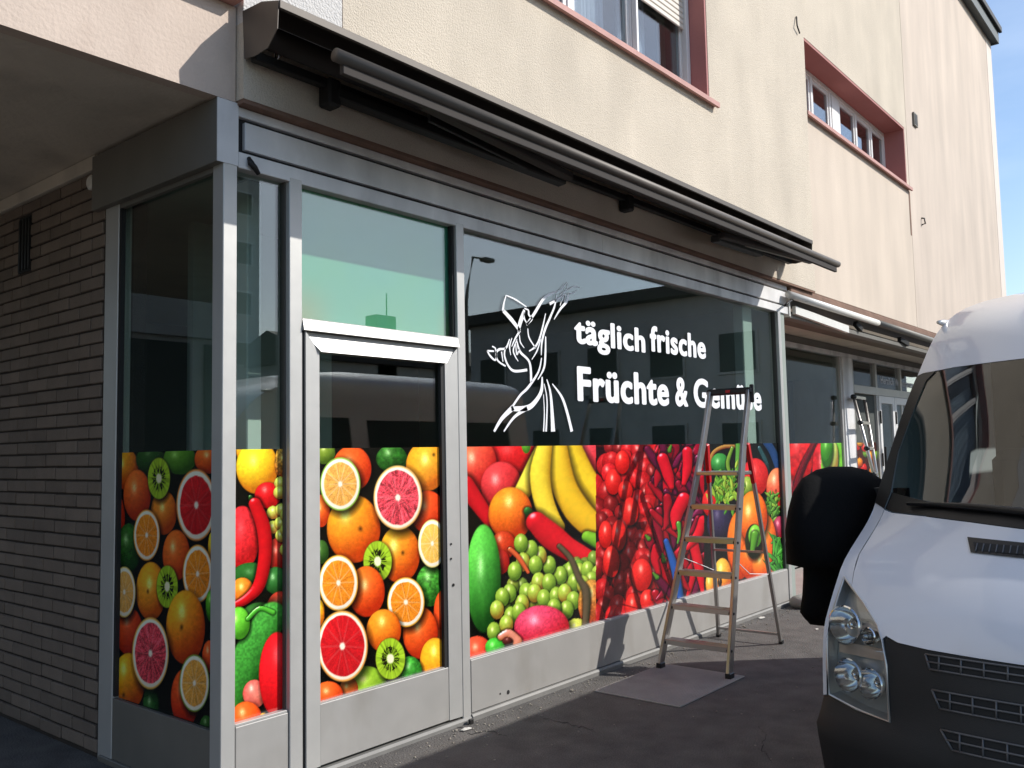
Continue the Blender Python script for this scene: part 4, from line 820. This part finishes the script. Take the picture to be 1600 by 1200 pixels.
# loose grit along the wall foot
m_grit = M('grit', rgb(150, 142, 130), .9, var=.3, vscale=20)
bm = bmesh.new(); rg = random.Random(4)
for k in range(700):
    x = rg.uniform(.3, 8); y = -.035-abs(rg.gauss(0, .12)) if rg.random() < .75 else rg.uniform(-2.2, -.05); s_ = rg.uniform(.002, .007)*(1.8 if rg.random() < .06 else 1)
    r = bmesh.ops.create_icosphere(bm, subdivisions=1, radius=s_)
    for v in r['verts']: v.co = Vector((v.co.x*rg.uniform(.7, 1.3)+x, v.co.y*rg.uniform(.7, 1.4)+y, max(0, v.co.z*.6+s_*.4)))
tag(bmobj('grit', bm, m_grit), 'loose pale grit scattered along the foot of the shop front', 'grit', kind='stuff')
kb = onZ(1256, 954); bm = bmesh.new(); bm_box(bm, 6.0, 6.35, -.24, -.06, 0, .11, .035); tag(bmobj('stone_block', bm, m_step, None, True), 'small rounded grey stone block at the far foot of the corner shop', 'stone')
#VAN
# ------------------------------------------------------------------ van
def pchip(xs, ys):
    xs = np.array(xs, float); ys = np.array(ys, float); h = np.diff(xs); d = np.diff(ys)/h; m = np.zeros(len(xs)); m[0], m[-1] = d[0], d[-1]
    for i in range(1, len(xs)-1): m[i] = 0 if d[i-1]*d[i] <= 0 else 2*d[i-1]*d[i]/(d[i-1]+d[i])
    def f(x):
        x = min(max(x, xs[0]), xs[-1]); i = int(min(max(np.searchsorted(xs, x)-1, 0), len(xs)-2)); t_ = (x-xs[i])/h[i]
        return ys[i]*(2*t_**3-3*t_*t_+1)+h[i]*m[i]*(t_**3-2*t_*t_+t_)+ys[i+1]*(-2*t_**3+3*t_*t_)+h[i]*m[i+1]*(t_**3-t_*t_)
    return f
VX, VYC, VL = .55, -3.385, 4.86
vS = pchip([.25, .5, .7, .9, 1.3, 1.6, 1.86, 2.05, 2.15, 2.22, 2.28, 2.32, 2.34], [.95, .985, .99, .985, .98, .952, .91, .88, .85, .79, .64, .4, .02])
vF0 = pchip([.25, .45, .6, .75, .93, 1.0, 1.1, 1.25, 1.86, 2.0, 2.1, 2.2, 2.28, 2.32, 2.34], [.05, -.02, -.02, .01, .05, .11, .22, .40, .96, 1.13, 1.34, 1.68, 2.1, 2.5, 3.0])
vB = pchip([.25, .5, .7, .9, 1.1, 1.3, 1.86, 2.1, 2.34], [.28, .22, .17, .14, .14, .30, .27, .25, .2])
def vfront(u, z, off=0.):
    return Vector((VX+vF0(z)+vB(z)*abs(u)**3-off, VYC+u*vS(z)*(1+off*.25*abs(u)), z))
m_paint = M('white_van_paint', rgb(226, 227, 232), .28, 0, var=.02, vscale=2, spec=.5); 
pb = m_paint.node_tree.nodes['Principled BSDF']; pb.inputs['Coat Weight'].default_value = .6; pb.inputs['Coat Roughness'].default_value = .06
m_bump = M('grey_black_bumper', (.016, .0155, .016), .5, var=.15, vscale=8, bump=.1, bscale=300)
m_rub = M('black_trim', (.008, .008, .009), .4, var=.05)
m_chrome = M('lamp_chrome', rgb(225, 225, 225), .12, 1., var=0)
m_housing = M('lamp_housing', rgb(214, 210, 204), .3, .5, var=.05)
m_orange_refl = M('orange_reflection', rgb(236, 208, 186), .25, .2, var=.05)  # pale orange reflection of the fruit film, painted as a colour
m_lens = glass_mat('headlamp_lens', (.9, .92, .92), .06, 1.6)
m_grille = M('grille_grey', rgb(104, 104, 106), .4, .3, var=0)
m_tyre = M('tyre', (.012, .012, .012), .8, var=.1); m_rim = M('wheel_rim', rgb(150, 150, 152), .4, .6, var=.05)
m_seat = M('seat_cloth', (.03, .03, .034), .9, var=.1)
van = thing('van', 'white panel van parked beside the shops with its front to the camera', 'van', (VX+2.4, VYC, 0))
def inside(pt, poly):
    x, y = pt; c_ = False; n = len(poly)
    for i in range(n):
        x1, y1 = poly[i]; x2, y2 = poly[i-1]
        if (y1 > y) != (y2 > y) and x < (x2-x1)*(y-y1)/(y2-y1)+x1: c_ = not c_
    return c_
def patch(name, poly, mat, parent, off=0., sp=.045, mapf=None, smooth=True, thick=0):
    mapf = mapf or (lambda u, z: vfront(u, z, off)); b = []
    for i in range(len(poly)):
        p0, p1 = poly[i], poly[(i+1) % len(poly)]; n = max(1, int(math.hypot(p1[0]-p0[0], p1[1]-p0[1])/sp+.5))
        for k in range(n): b.append((p0[0]+(p1[0]-p0[0])*k/n, p0[1]+(p1[1]-p0[1])*k/n))
    us = [p[0] for p in poly]; zs = [p[1] for p in poly]; pts = list(b)
    gx = np.arange(min(us), max(us), sp); gz = np.arange(min(zs), max(zs), sp); ba = np.array(b)
    for i, a_ in enumerate(gx):
        for j, c_ in enumerate(gz):
            q = (a_+sp*.31+(.5*sp if j % 2 else 0), c_+sp*.37)
            if inside(q, poly) and np.min(np.hypot(ba[:, 0]-q[0], ba[:, 1]-q[1])) > sp*.45: pts.append(q)
    nb_ = len(b); vs2, es, fs, *_ = delaunay_2d_cdt([Vector(p) for p in pts], [(i, (i+1) % nb_) for i in range(nb_)], [], 1, 1e-5)
    v = [mapf(p.x, p.y) for p in vs2]; o = mesh(name, v, [tuple(f) for f in fs], mat, parent, smooth)
    if thick:
        bm = bmesh.new(); bm.from_mesh(o.data); bmesh.ops.solidify(bm, geom=bm.faces[:], thickness=thick); bm.to_mesh(o.data); bm.free()
    return o
def sym(h): return h+[(-u, z) for u, z in h[::-1] if u > 1e-6]
flip = lambda p: [(-u, z) for u, z in p[::-1]]
# half outlines, from the centre line outwards
patch('bumper', sym([(0, .25), (1., .25), (1., .714), (.975, .72), (.873, .70), (.759, .69), (.771, .854), (.785, .925), (.777, .937), (.739, .925), (.649, .919), (.521, .916), (.391, .914), (0, .912)]), m_bump, van, 0., .04, mapf=lambda u, z: vfront(u, z, .045*min(1, max(0, (.695-z)/.05))*min(1, max(0, (abs(u)-.55)/.4))))
HD = [(0, .914), (.391, .916), (.521, .918), (.649, .921), (.739, .927), (.777, .94), (.789, .928), (.813, .966), (.881, 1.02), (.935, 1.054), (.952, 1.15), (.942, 1.287), (.907, 1.28), (.768, 1.277), (.604, 1.268), (.443, 1.256), (.2, 1.249), (0, 1.247)]
patch('hood', sym(HD), m_paint, van, .006, .045)
FD = [(.938, 1.058), (.977, 1.083), (.984, .99), (.986, .72), (1., .716), (1., 1.31), (.946, 1.289), (.956, 1.15)]
patch('fender', FD, m_paint, van, .004, .03); patch('fender', flip(FD), m_paint, van, .004, .03)
CW = [(0, 1.249), (.2, 1.251), (.443, 1.258), (.604, 1.27), (.768, 1.279), (.907, 1.282), (.945, 1.291), (.935, 1.35), (.77, 1.325), (.45, 1.305), (0, 1.30)]
patch('cowl', sym(CW), m_rub, van, 0., .05)
WS = [(0, 1.302), (.45, 1.307), (.77, 1.327), (.932, 1.352), (.955, 1.5), (.935, 1.79), (.905, 1.824), (.82, 1.832), (.546, 1.838), (0, 1.842)]
patch('windscreen', sym(WS), m_van_glass, van, .002, .06)
AP = [(.945, 1.292), (1., 1.31), (1., 1.815), (.972, 1.824), (.906, 1.826), (.937, 1.79), (.957, 1.5), (.935, 1.35)]
patch('windscreen_pillar', AP, m_rub, van, .008, .03); patch('windscreen_pillar', flip(AP), m_rub, van, .008, .03)
RC = [(0, 1.844), (.546, 1.84), (.82, 1.834), (.906, 1.828), (.972, 1.826), (1., 1.817), (1., 2.05), (1., 2.2), (1., 2.3), (1., 2.338), (0, 2.338)]
patch('roof_front', sym(RC), m_paint, van, .004, .035)
# sides
zs = list(np.linspace(.25, 2.0, 26))+list(np.linspace(2.03, 2.338, 16))
for sgn in (1, -1):
    v, f = [], []; nx = 26
    for i, z in enumerate(zs):
        x0 = vF0(z)+vB(z)
        for k in range(nx+1):
            t_ = k/nx; x = x0+(VL-x0)*(t_**1.6); tail = max(0, (x-(VL-.3))/.3); v.append((VX+x, VYC+sgn*vS(z)*(1-.03*tail**2), z))
    for i in range(len(zs)-1):
        for k in range(nx): q = i*(nx+1)+k; f.append((q, q+1, q+nx+2, q+nx+1))
    mesh('side_panel', v, f if sgn > 0 else [t_[::-1] for t_ in f], m_paint, van, True)
    side = lambda x, z, s_=sgn, o_=.004: Vector((VX+x, VYC+s_*(vS(z)+o_), z))
    for poly in ([(1.62, 1.34), (2.30, 1.34), (2.30, 1.86), (1.98, 1.86), (1.66, 1.50)], [(2.5, 1.36), (3.4, 1.36), (3.4, 1.84), (2.5, 1.84)], [(3.52, 1.36), (4.5, 1.36), (4.5, 1.84), (3.52, 1.84)]):
        patch('side_window', poly, m_rub, van, mapf=side, sp=.08)
    patch('side_trim', [(.6, .60), (4.8, .60), (4.8, .76), (.6, .76)], m_bump, van, mapf=lambda x, z, s_=sgn: Vector((VX+x, VYC+s_*(vS(z)+.012), z)), sp=.08)
    for ax in (.95, 3.88):
        arc = [(ax+.42*math.cos(a_), max(.252, .36+.42*math.sin(a_))) for a_ in np.linspace(-.26, math.pi+.26, 20)]
        patch('wheel_arch', arc, m_rub, van, mapf=lambda x, z, s_=sgn: Vector((VX+x, VYC+s_*(vS(z)+.006), z)), sp=.06)
        wh = sub_empty('wheel', (VX+ax, VYC+sgn*.9, .33), van)
        cy = VYC+sgn*.90; h = .11
        tube('tyre', [(VX+ax, cy-h, .33), (VX+ax, cy-h*.8, .33), (VX+ax, cy+h*.8, .33), (VX+ax, cy+h, .33)], [.29, .33, .33, .29], m_tyre, wh, 32)
        tube('rim', [(VX+ax, cy+sgn*h*.5, .33), (VX+ax, cy+sgn*h*1.02, .33), (VX+ax, cy+sgn*h*1.06, .33)], [.2, .2, .06], m_rim, wh, 24)
back = [(VX+VL-.002, VYC+vS(z)*.97, z) for z in zs]+[(VX+VL-.002, VYC-vS(z)*.97, z) for z in zs[::-1]]
mesh('rear_doors', back, [tuple(range(len(back)))], m_paint, van)
box('underbody', VX+.3, VX+VL-.05, VYC-.85, VYC+.85, .22, .27, m_rub, van, 0)
# grille openings with wire mesh
def surf_tube(bm, pts, r, off):
    bm_tube(bm, [vfront(u, z, off) for u, z in pts], r, 6)
for (zt_, zb2, ut, ub) in ((.908, .868, .652, .638), (.812, .764, .631, .608), (.708, .660, .606, .573)):
    gp = patch('grille_opening', sym([(0, zb2), (ub, zb2), (ut, zt_), (0, zt_)]), m_dark_gasket, van, .003, .05)
    bm = bmesh.new()
    for zz in (zt_, (zt_+zb2)/2, zb2): surf_tube(bm, [(u, zz) for u in np.linspace(-ub-(ut-ub)*(zz-zb2)/(zt_-zb2), ub+(ut-ub)*(zz-zb2)/(zt_-zb2), 24)], .0032, .007)
    u = -ub+.01
    while u < ub: surf_tube(bm, [(u, zb2), (u, zt_)], .0030, .007); u += .062
    for s_ in (-1, 1): surf_tube(bm, [(s_*ub, zb2), (s_*ut, zt_)], .0034, .007)
    bmobj('grille_mesh', bm, m_grille, gp, True)
# hood vents
for s_ in (1, -1):
    poly = [(.36, 1.176), (.575, 1.184), (.598, 1.226), (.36, 1.217)]; poly = poly if s_ > 0 else flip(poly)
    hv = patch('hood_vent', poly, m_rub, van, .012, .03); poly = [(.385, 1.186), (.565, 1.192), (.575, 1.213), (.385, 1.208)]
    patch('vent_slot', poly if s_ > 0 else flip(poly), m_dark_gasket, hv, .0145, .03)
    bm = bmesh.new()
    for k in range(9): u = .40+k*.02; surf_tube(bm, [(s_*u, 1.189), (s_*u, 1.210)], .002, .017)
    bmobj('vent_fins', bm, m_grille, hv)
# headlights: housing, bowls, lens, rim
HL = [(.975, 1.08), (.879, 1.018), (.812, .964), (.788, .925), (.773, .854), (.761, .694), (.873, .704), (.974, .724), (.982, .813), (.982, .9), (.98, .99)]
for s_ in (1, -1):
    pl = HL if s_ > 0 else flip(HL)
    hd = patch('headlight', pl, m_housing, van, -.055, .03)
    sk_v = [vfront(u, z, .002) for u, z in pl]+[vfront(u, z, -.055) for u, z in pl]; n = len(pl); mesh('housing_wall', sk_v, [(i, (i+1) % n, n+(i+1) % n, n+i) for i in range(n)], m_housing, hd)
    for (u, z, r, m_) in ((.925, .945, .058, m_chrome), (.835, .925, .026, m_chrome), (.905, .795, .05, m_chrome), (.825, .785, .045, m_chrome)):
        c_ = vfront(s_*u, z, -.03); nrm = Vector((-1, .35*s_, .12)).normalized(); bm = bmesh.new()
        bm_tube(bm, [c_+nrm*.03, c_+nrm*.012, c_-nrm*.02, c_-nrm*.035], [r, r*.92, r*.62, r*.2], 20, False); bm_tube(bm, [c_-nrm*.03, c_-nrm*.004, c_+nrm*.004], [r*.25, r*.25, r*.1], 12); bm_tube(bm, [c_+nrm*.03, c_+nrm*.034], [r*1.08, r*1.0], 20, False)
        bmobj('reflector', bm, m_, hd, True)
    patch('reflection_band', [(s_*.785, .855), (s_*.97, .852), (s_*.97, .888), (s_*.79, .89)][::s_], m_orange_refl, hd, -.045, .03)  # painted reflection across the headlamp, not a lens part
    patch('lens', pl, m_lens, hd, .004, .03)
    bm = bmesh.new(); bm_tube(bm, [vfront(u, z, .004) for u, z in pl]+[vfront(*pl[0], .004)], .0045, 6, False); bmobj('lens_rim', bm, m_housing, hd, True)
# wipers
for pts in ([(.84, 1.316), (.62, 1.318), (.40, 1.305), (.2, 1.29)], [(.1, 1.32), (-.2, 1.33), (-.5, 1.325), (-.7, 1.31)]):
    bm = bmesh.new(); bm_tube(bm, [vfront(u, z, .022) for u, z in pts], [.006, .012, .014, .016], 8); bm_tube(bm, [vfront(u, z+.004, .012) for u, z in pts], .005, 6); bmobj('wiper', bm, m_rub, van, True)
p = vfront(.985, 2.07, .02); tube('marker_lamp', [p+Vector((.06, .0, .0)), p+Vector((.01, .018, 0)), p+Vector((-.05, .02, -.004))], [.014, .014, .008], m_housing, van, 10)
# cabin
box('dashboard', VX+.75, VX+1.25, VYC-.85, VYC+.85, 1.0, 1.26, m_seat, van, .04); box('bulkhead', VX+2.3, VX+2.34, VYC-.86, VYC+.86, .4, 2.1, m_seat, van, 0); box('cabin_floor', VX+.6, VX+2.3, VYC-.86, VYC+.86, .5, .55, m_seat, van, 0)
for yy in (-.55, .0, .55):
    s_ = box('seat', VX+1.75, VX+1.95, VYC+yy-.23, VYC+yy+.23, .9, 1.5, m_seat, van, .05); box('headrest', VX+1.82, VX+1.92, VYC+yy-.12, VYC+yy+.12, 1.52, 1.72, m_seat, s_, .04)
mir = box('wing_mirror', VX+.93, VX+1.04, VYC+1.08, VYC+1.24, 1.16, 1.38, m_rub, van, .03); bar('mirror_arm', (VX+1.0, VYC+.93, 1.33), (VX+1.0, VYC+1.1, 1.33), .06, .05, m_rub, mir)
mir = box('wing_mirror', VX+.93, VX+1.04, VYC-1.27, VYC-1.05, 1.20, 1.46, m_rub, van, .03); bar('mirror_arm', (VX+1.0, VYC-.93, 1.33), (VX+1.0, VYC-1.1, 1.33), .06, .05, m_rub, mir)

# ------------------------------------------------------------------ black jacket hanging from the wing mirror
m_jacket = M('black_cloth', (.004, .004, .0042), .95, var=.1, spec=.15, bump=.2, bscale=90)
JY = VYC+1.17
rows = [(729, 1298, 1330), (734, 1284, 1345), (748, 1267, 1362), (770, 1255, 1378), (800, 1247, 1378), (830, 1244, 1365), (853, 1247, 1350), (870, 1252, 1340), (884, 1255, 1330), (888, 1262, 1325), (905, 1263, 1318), (930, 1263, 1308), (958, 1260, 1300), (968, 1264, 1294), (977, 1276, 1287)]
v, f = [], []; n = 28
for i, (yv, a_, b_) in enumerate(rows):
    L_, R_ = onY(a_, yv, JY), onY(b_, yv, JY); c_ = (L_+R_)/2; hw = np.linalg.norm(R_-L_)/2; d_ = (R_-L_)/(2*hw); nrm = np.array([-d_[1], d_[0], 0]); dep = (.13 if i < 9 else .06)*(math.sin(min(1, (i+.35)/4)*math.pi/2))
    if i > 12: dep = .04
    for k in range(n):
        th = 2*math.pi*k/n; fold = 1+(.06*math.sin(5*th+i*.5)+.03*math.sin(9*th-i*.8))*(abs(math.sin(th)))
        v.append(c_+d_*hw*math.cos(th)+nrm*dep*math.sin(th)*fold)
    if i:
        for k in range(n): f.append(((i-1)*n+k, (i-1)*n+(k+1) % n, i*n+(k+1) % n, i*n+k))
f += [tuple(range(n))[::-1], tuple(range((len(rows)-1)*n, len(rows)*n))]
jk = mesh('jacket', v, f, m_jacket, None, True); tag(jk, 'black jacket draped over the wing mirror of the white van', 'jacket')

# ------------------------------------------------------------------ the other side of the street (seen in the glass)
m_op = M('grey_facade', rgb(192, 187, 180), .9, var=.08, streak=.06); m_op2 = M('pale_facade', rgb(196, 190, 180), .9, var=.06); m_roof = M('dark_roof', rgb(70, 62, 58), .8, var=.1)
def opp(name, label, x0, x1, y1, h, mat, floors, nwin, roofh=0.):
    t_ = thing(name, label, 'building', ((x0+x1)/2, y1-4, 0)); box('wall', x0, x1, y1-8, y1, 0, h, mat, t_, .01); box('roof', x0-.4, x1+.4, y1-8.4, y1+.5, h, h+.35, m_roof, t_, .02)
    if roofh: prism_x('pitched_roof', [(y1+.4, h+.35), (y1-8.3, h+.35), (y1-4, h+.35+roofh)], x0-.3, x1+.3, m_roof, t_)
    for fl_ in range(floors):
        for k in range(nwin):
            cx = x0+(k+.5)*(x1-x0)/nwin; z0 = .9+fl_*2.9; w_ = min(1.1, (x1-x0)/nwin*.3)
            wn = box('window', cx-w_, cx+w_, y1+.001, y1+.05, z0, z0+1.4, m_white_alu, t_, .004); box('pane', cx-w_+.08, cx+w_-.08, y1+.051, y1+.056, z0+.08, z0+1.32, m_rub, wn, 0)
    return t_
opp('street_house', 'pitched roof house far across the street', 27, 45, -34, 6.6, m_op2, 2, 6, 1.6)
opp('apartment_tower', 'tall grey apartment tower far across the street', 18, 27.6, -40, 24, m_op, 8, 4)
eh = thing('corner_house', 'flat roofed grey house standing across the end of the street', 'building', (32, -14, 0))
box('wall', 24.2, 44, -20.4, -7.5, 0, 6.6, m_op, eh, .01); box('roof', 23.7, 44.5, -20.9, -7., 6.6, 7.0, m_roof, eh, .02)
for fl_ in range(2):
    for k in range(5):
        cy = -19.2+k*2.6; z0 = 1.0+fl_*2.9; wn = box('window', 24.14, 24.199, cy-.7, cy+.7, z0, z0+1.4, m_op, eh, .004); box('pane', 24.13, 24.139, cy-.62, cy+.62, z0+.08, z0+1.32, m_rub, wn, 0)
lp = thing('street_lamp', 'grey street lamp with curved arm across the street', 'street lamp', (7, -12, 0))
a_ = onY(733, 470, 12); b_ = onY(770, 408, 12)
tube('pole', [(a_[0], -12, 0), (a_[0], -12, a_[2]), (a_[0]+.06, -12, a_[2]+.35), (a_[0]+.3, -12, b_[2]+.02), (b_[0]-.3, -12, b_[2]+.03)], [.07, .05, .04, .035, .035], m_box, lp, 10); bm = bmesh.new(); bm_box(bm, b_[0]-.32, b_[0]+.1, -12.12, -11.88, b_[2]-.03, b_[2]+.08, .03); bmobj('lamp_head', bm, m_box, lp)
ch = thing('rooftop_stack', 'dark rooftop stack with antenna across the street', 'chimney', (3, -34, 6)); c0 = onY(603, 492, 34); box('stack', c0[0]-.6, c0[0]+.9, -35, -34, 5.2, c0[2], m_roof, ch, .03); tube('antenna', [(c0[0]+.6, -34.5, c0[2]), (c0[0]+.6, -34.5, c0[2]+1.4)], .04, m_iron, ch, 6)

yh = thing('yard_house', 'white rendered house in the yard behind the passage', 'building', (-11, 20, 0))
box('wall', -16, -6.6, 17, 25, 0, 6.4, m_op2, yh, .01); box('roof', -16.4, -6.2, 16.5, 25.4, 6.4, 6.75, m_roof, yh, .02)
for k in range(4):
    for z0 in (.9, 3.9): wn = box('window', -15.2+k*2.3, -13.8+k*2.3, 16.95, 16.999, z0, z0+1.5, m_white_alu, yh, .004); box('pane', -15.1+k*2.3, -13.9+k*2.3, 16.94, 16.949, z0+.1, z0+1.4, m_rub, wn, 0)
gr_ = thing('yard_garage', 'low grey garage with dark doors in the yard behind the passage', 'garage', (-9, 12, 0))
box('wall', -15, -3.6, 11.05, 15, 0, 4.4, m_op, gr_, .01); box('fascia', -15.1, -3.5, 10.95, 11.04, 3.7, 4.45, m_op, gr_, .01)
for k in range(4): box('garage_door', -14.6+k*2.8, -12.1+k*2.8, 11., 11.045, 0, 3.6, m_room_dark, gr_, .005)
# cracks in the asphalt and a few scraps of litter near the wall foot
m_crack = M('asphalt_crack', (.02, .019, .018), .95, var=.2)
rc_ = random.Random(21)
for pts in ([(668, 1128), (690, 1138), (712, 1135), (738, 1146), (770, 1144), (800, 1152)], [(846, 1124), (880, 1128), (905, 1136), (936, 1142)], [(1180, 1130), (1196, 1150), (1190, 1172), (1214, 1196)]):
    v = []; f = []; P3 = []
    for a_, b_ in zip(pts[:-1], pts[1:]):
        for k in range(5): t_ = k/5; P3.append(onZ(a_[0]+(b_[0]-a_[0])*t_+rc_.uniform(-2.5, 2.5), a_[1]+(b_[1]-a_[1])*t_+rc_.uniform(-2.5, 2.5)))
    for i, p in enumerate(P3):
        h = rc_.uniform(.0015, .005); v += [(p[0]-h, p[1]-h, .0025), (p[0]+h, p[1]+h, .0025)]
        if i: f.append((2*i-2, 2*i, 2*i+1, 2*i-1))
    mesh('crack', v, f, m_crack, g)
m_paper = M('paper_scrap', rgb(206, 202, 194), .9, var=.1)
for k, (u, v_, sz, lb) in enumerate(((728, 1141, .05, 'crumpled pale paper scrap on the asphalt below the door post'), (1190, 966, .06, 'pale paper scrap near the rear foot of the step ladder'), (1276, 984, .035, 'tiny white scrap on the sunlit asphalt below the black jacket'))):
    p = onZ(u, v_); bm = bmesh.new(); bmesh.ops.create_icosphere(bm, subdivisions=2, radius=sz*.5)
    for q in bm.verts: q.co = Vector((q.co.x*(1+rc_.uniform(-.4, .4))*1.4+p[0], q.co.y*(1+rc_.uniform(-.4, .4))*.7+p[1], max(.001, q.co.z*.22*(1+rc_.uniform(-.6, .6))+.006)))
    tag(bmobj('paper_scrap', bm, m_paper), lb, 'litter', 'paper scraps on the asphalt')
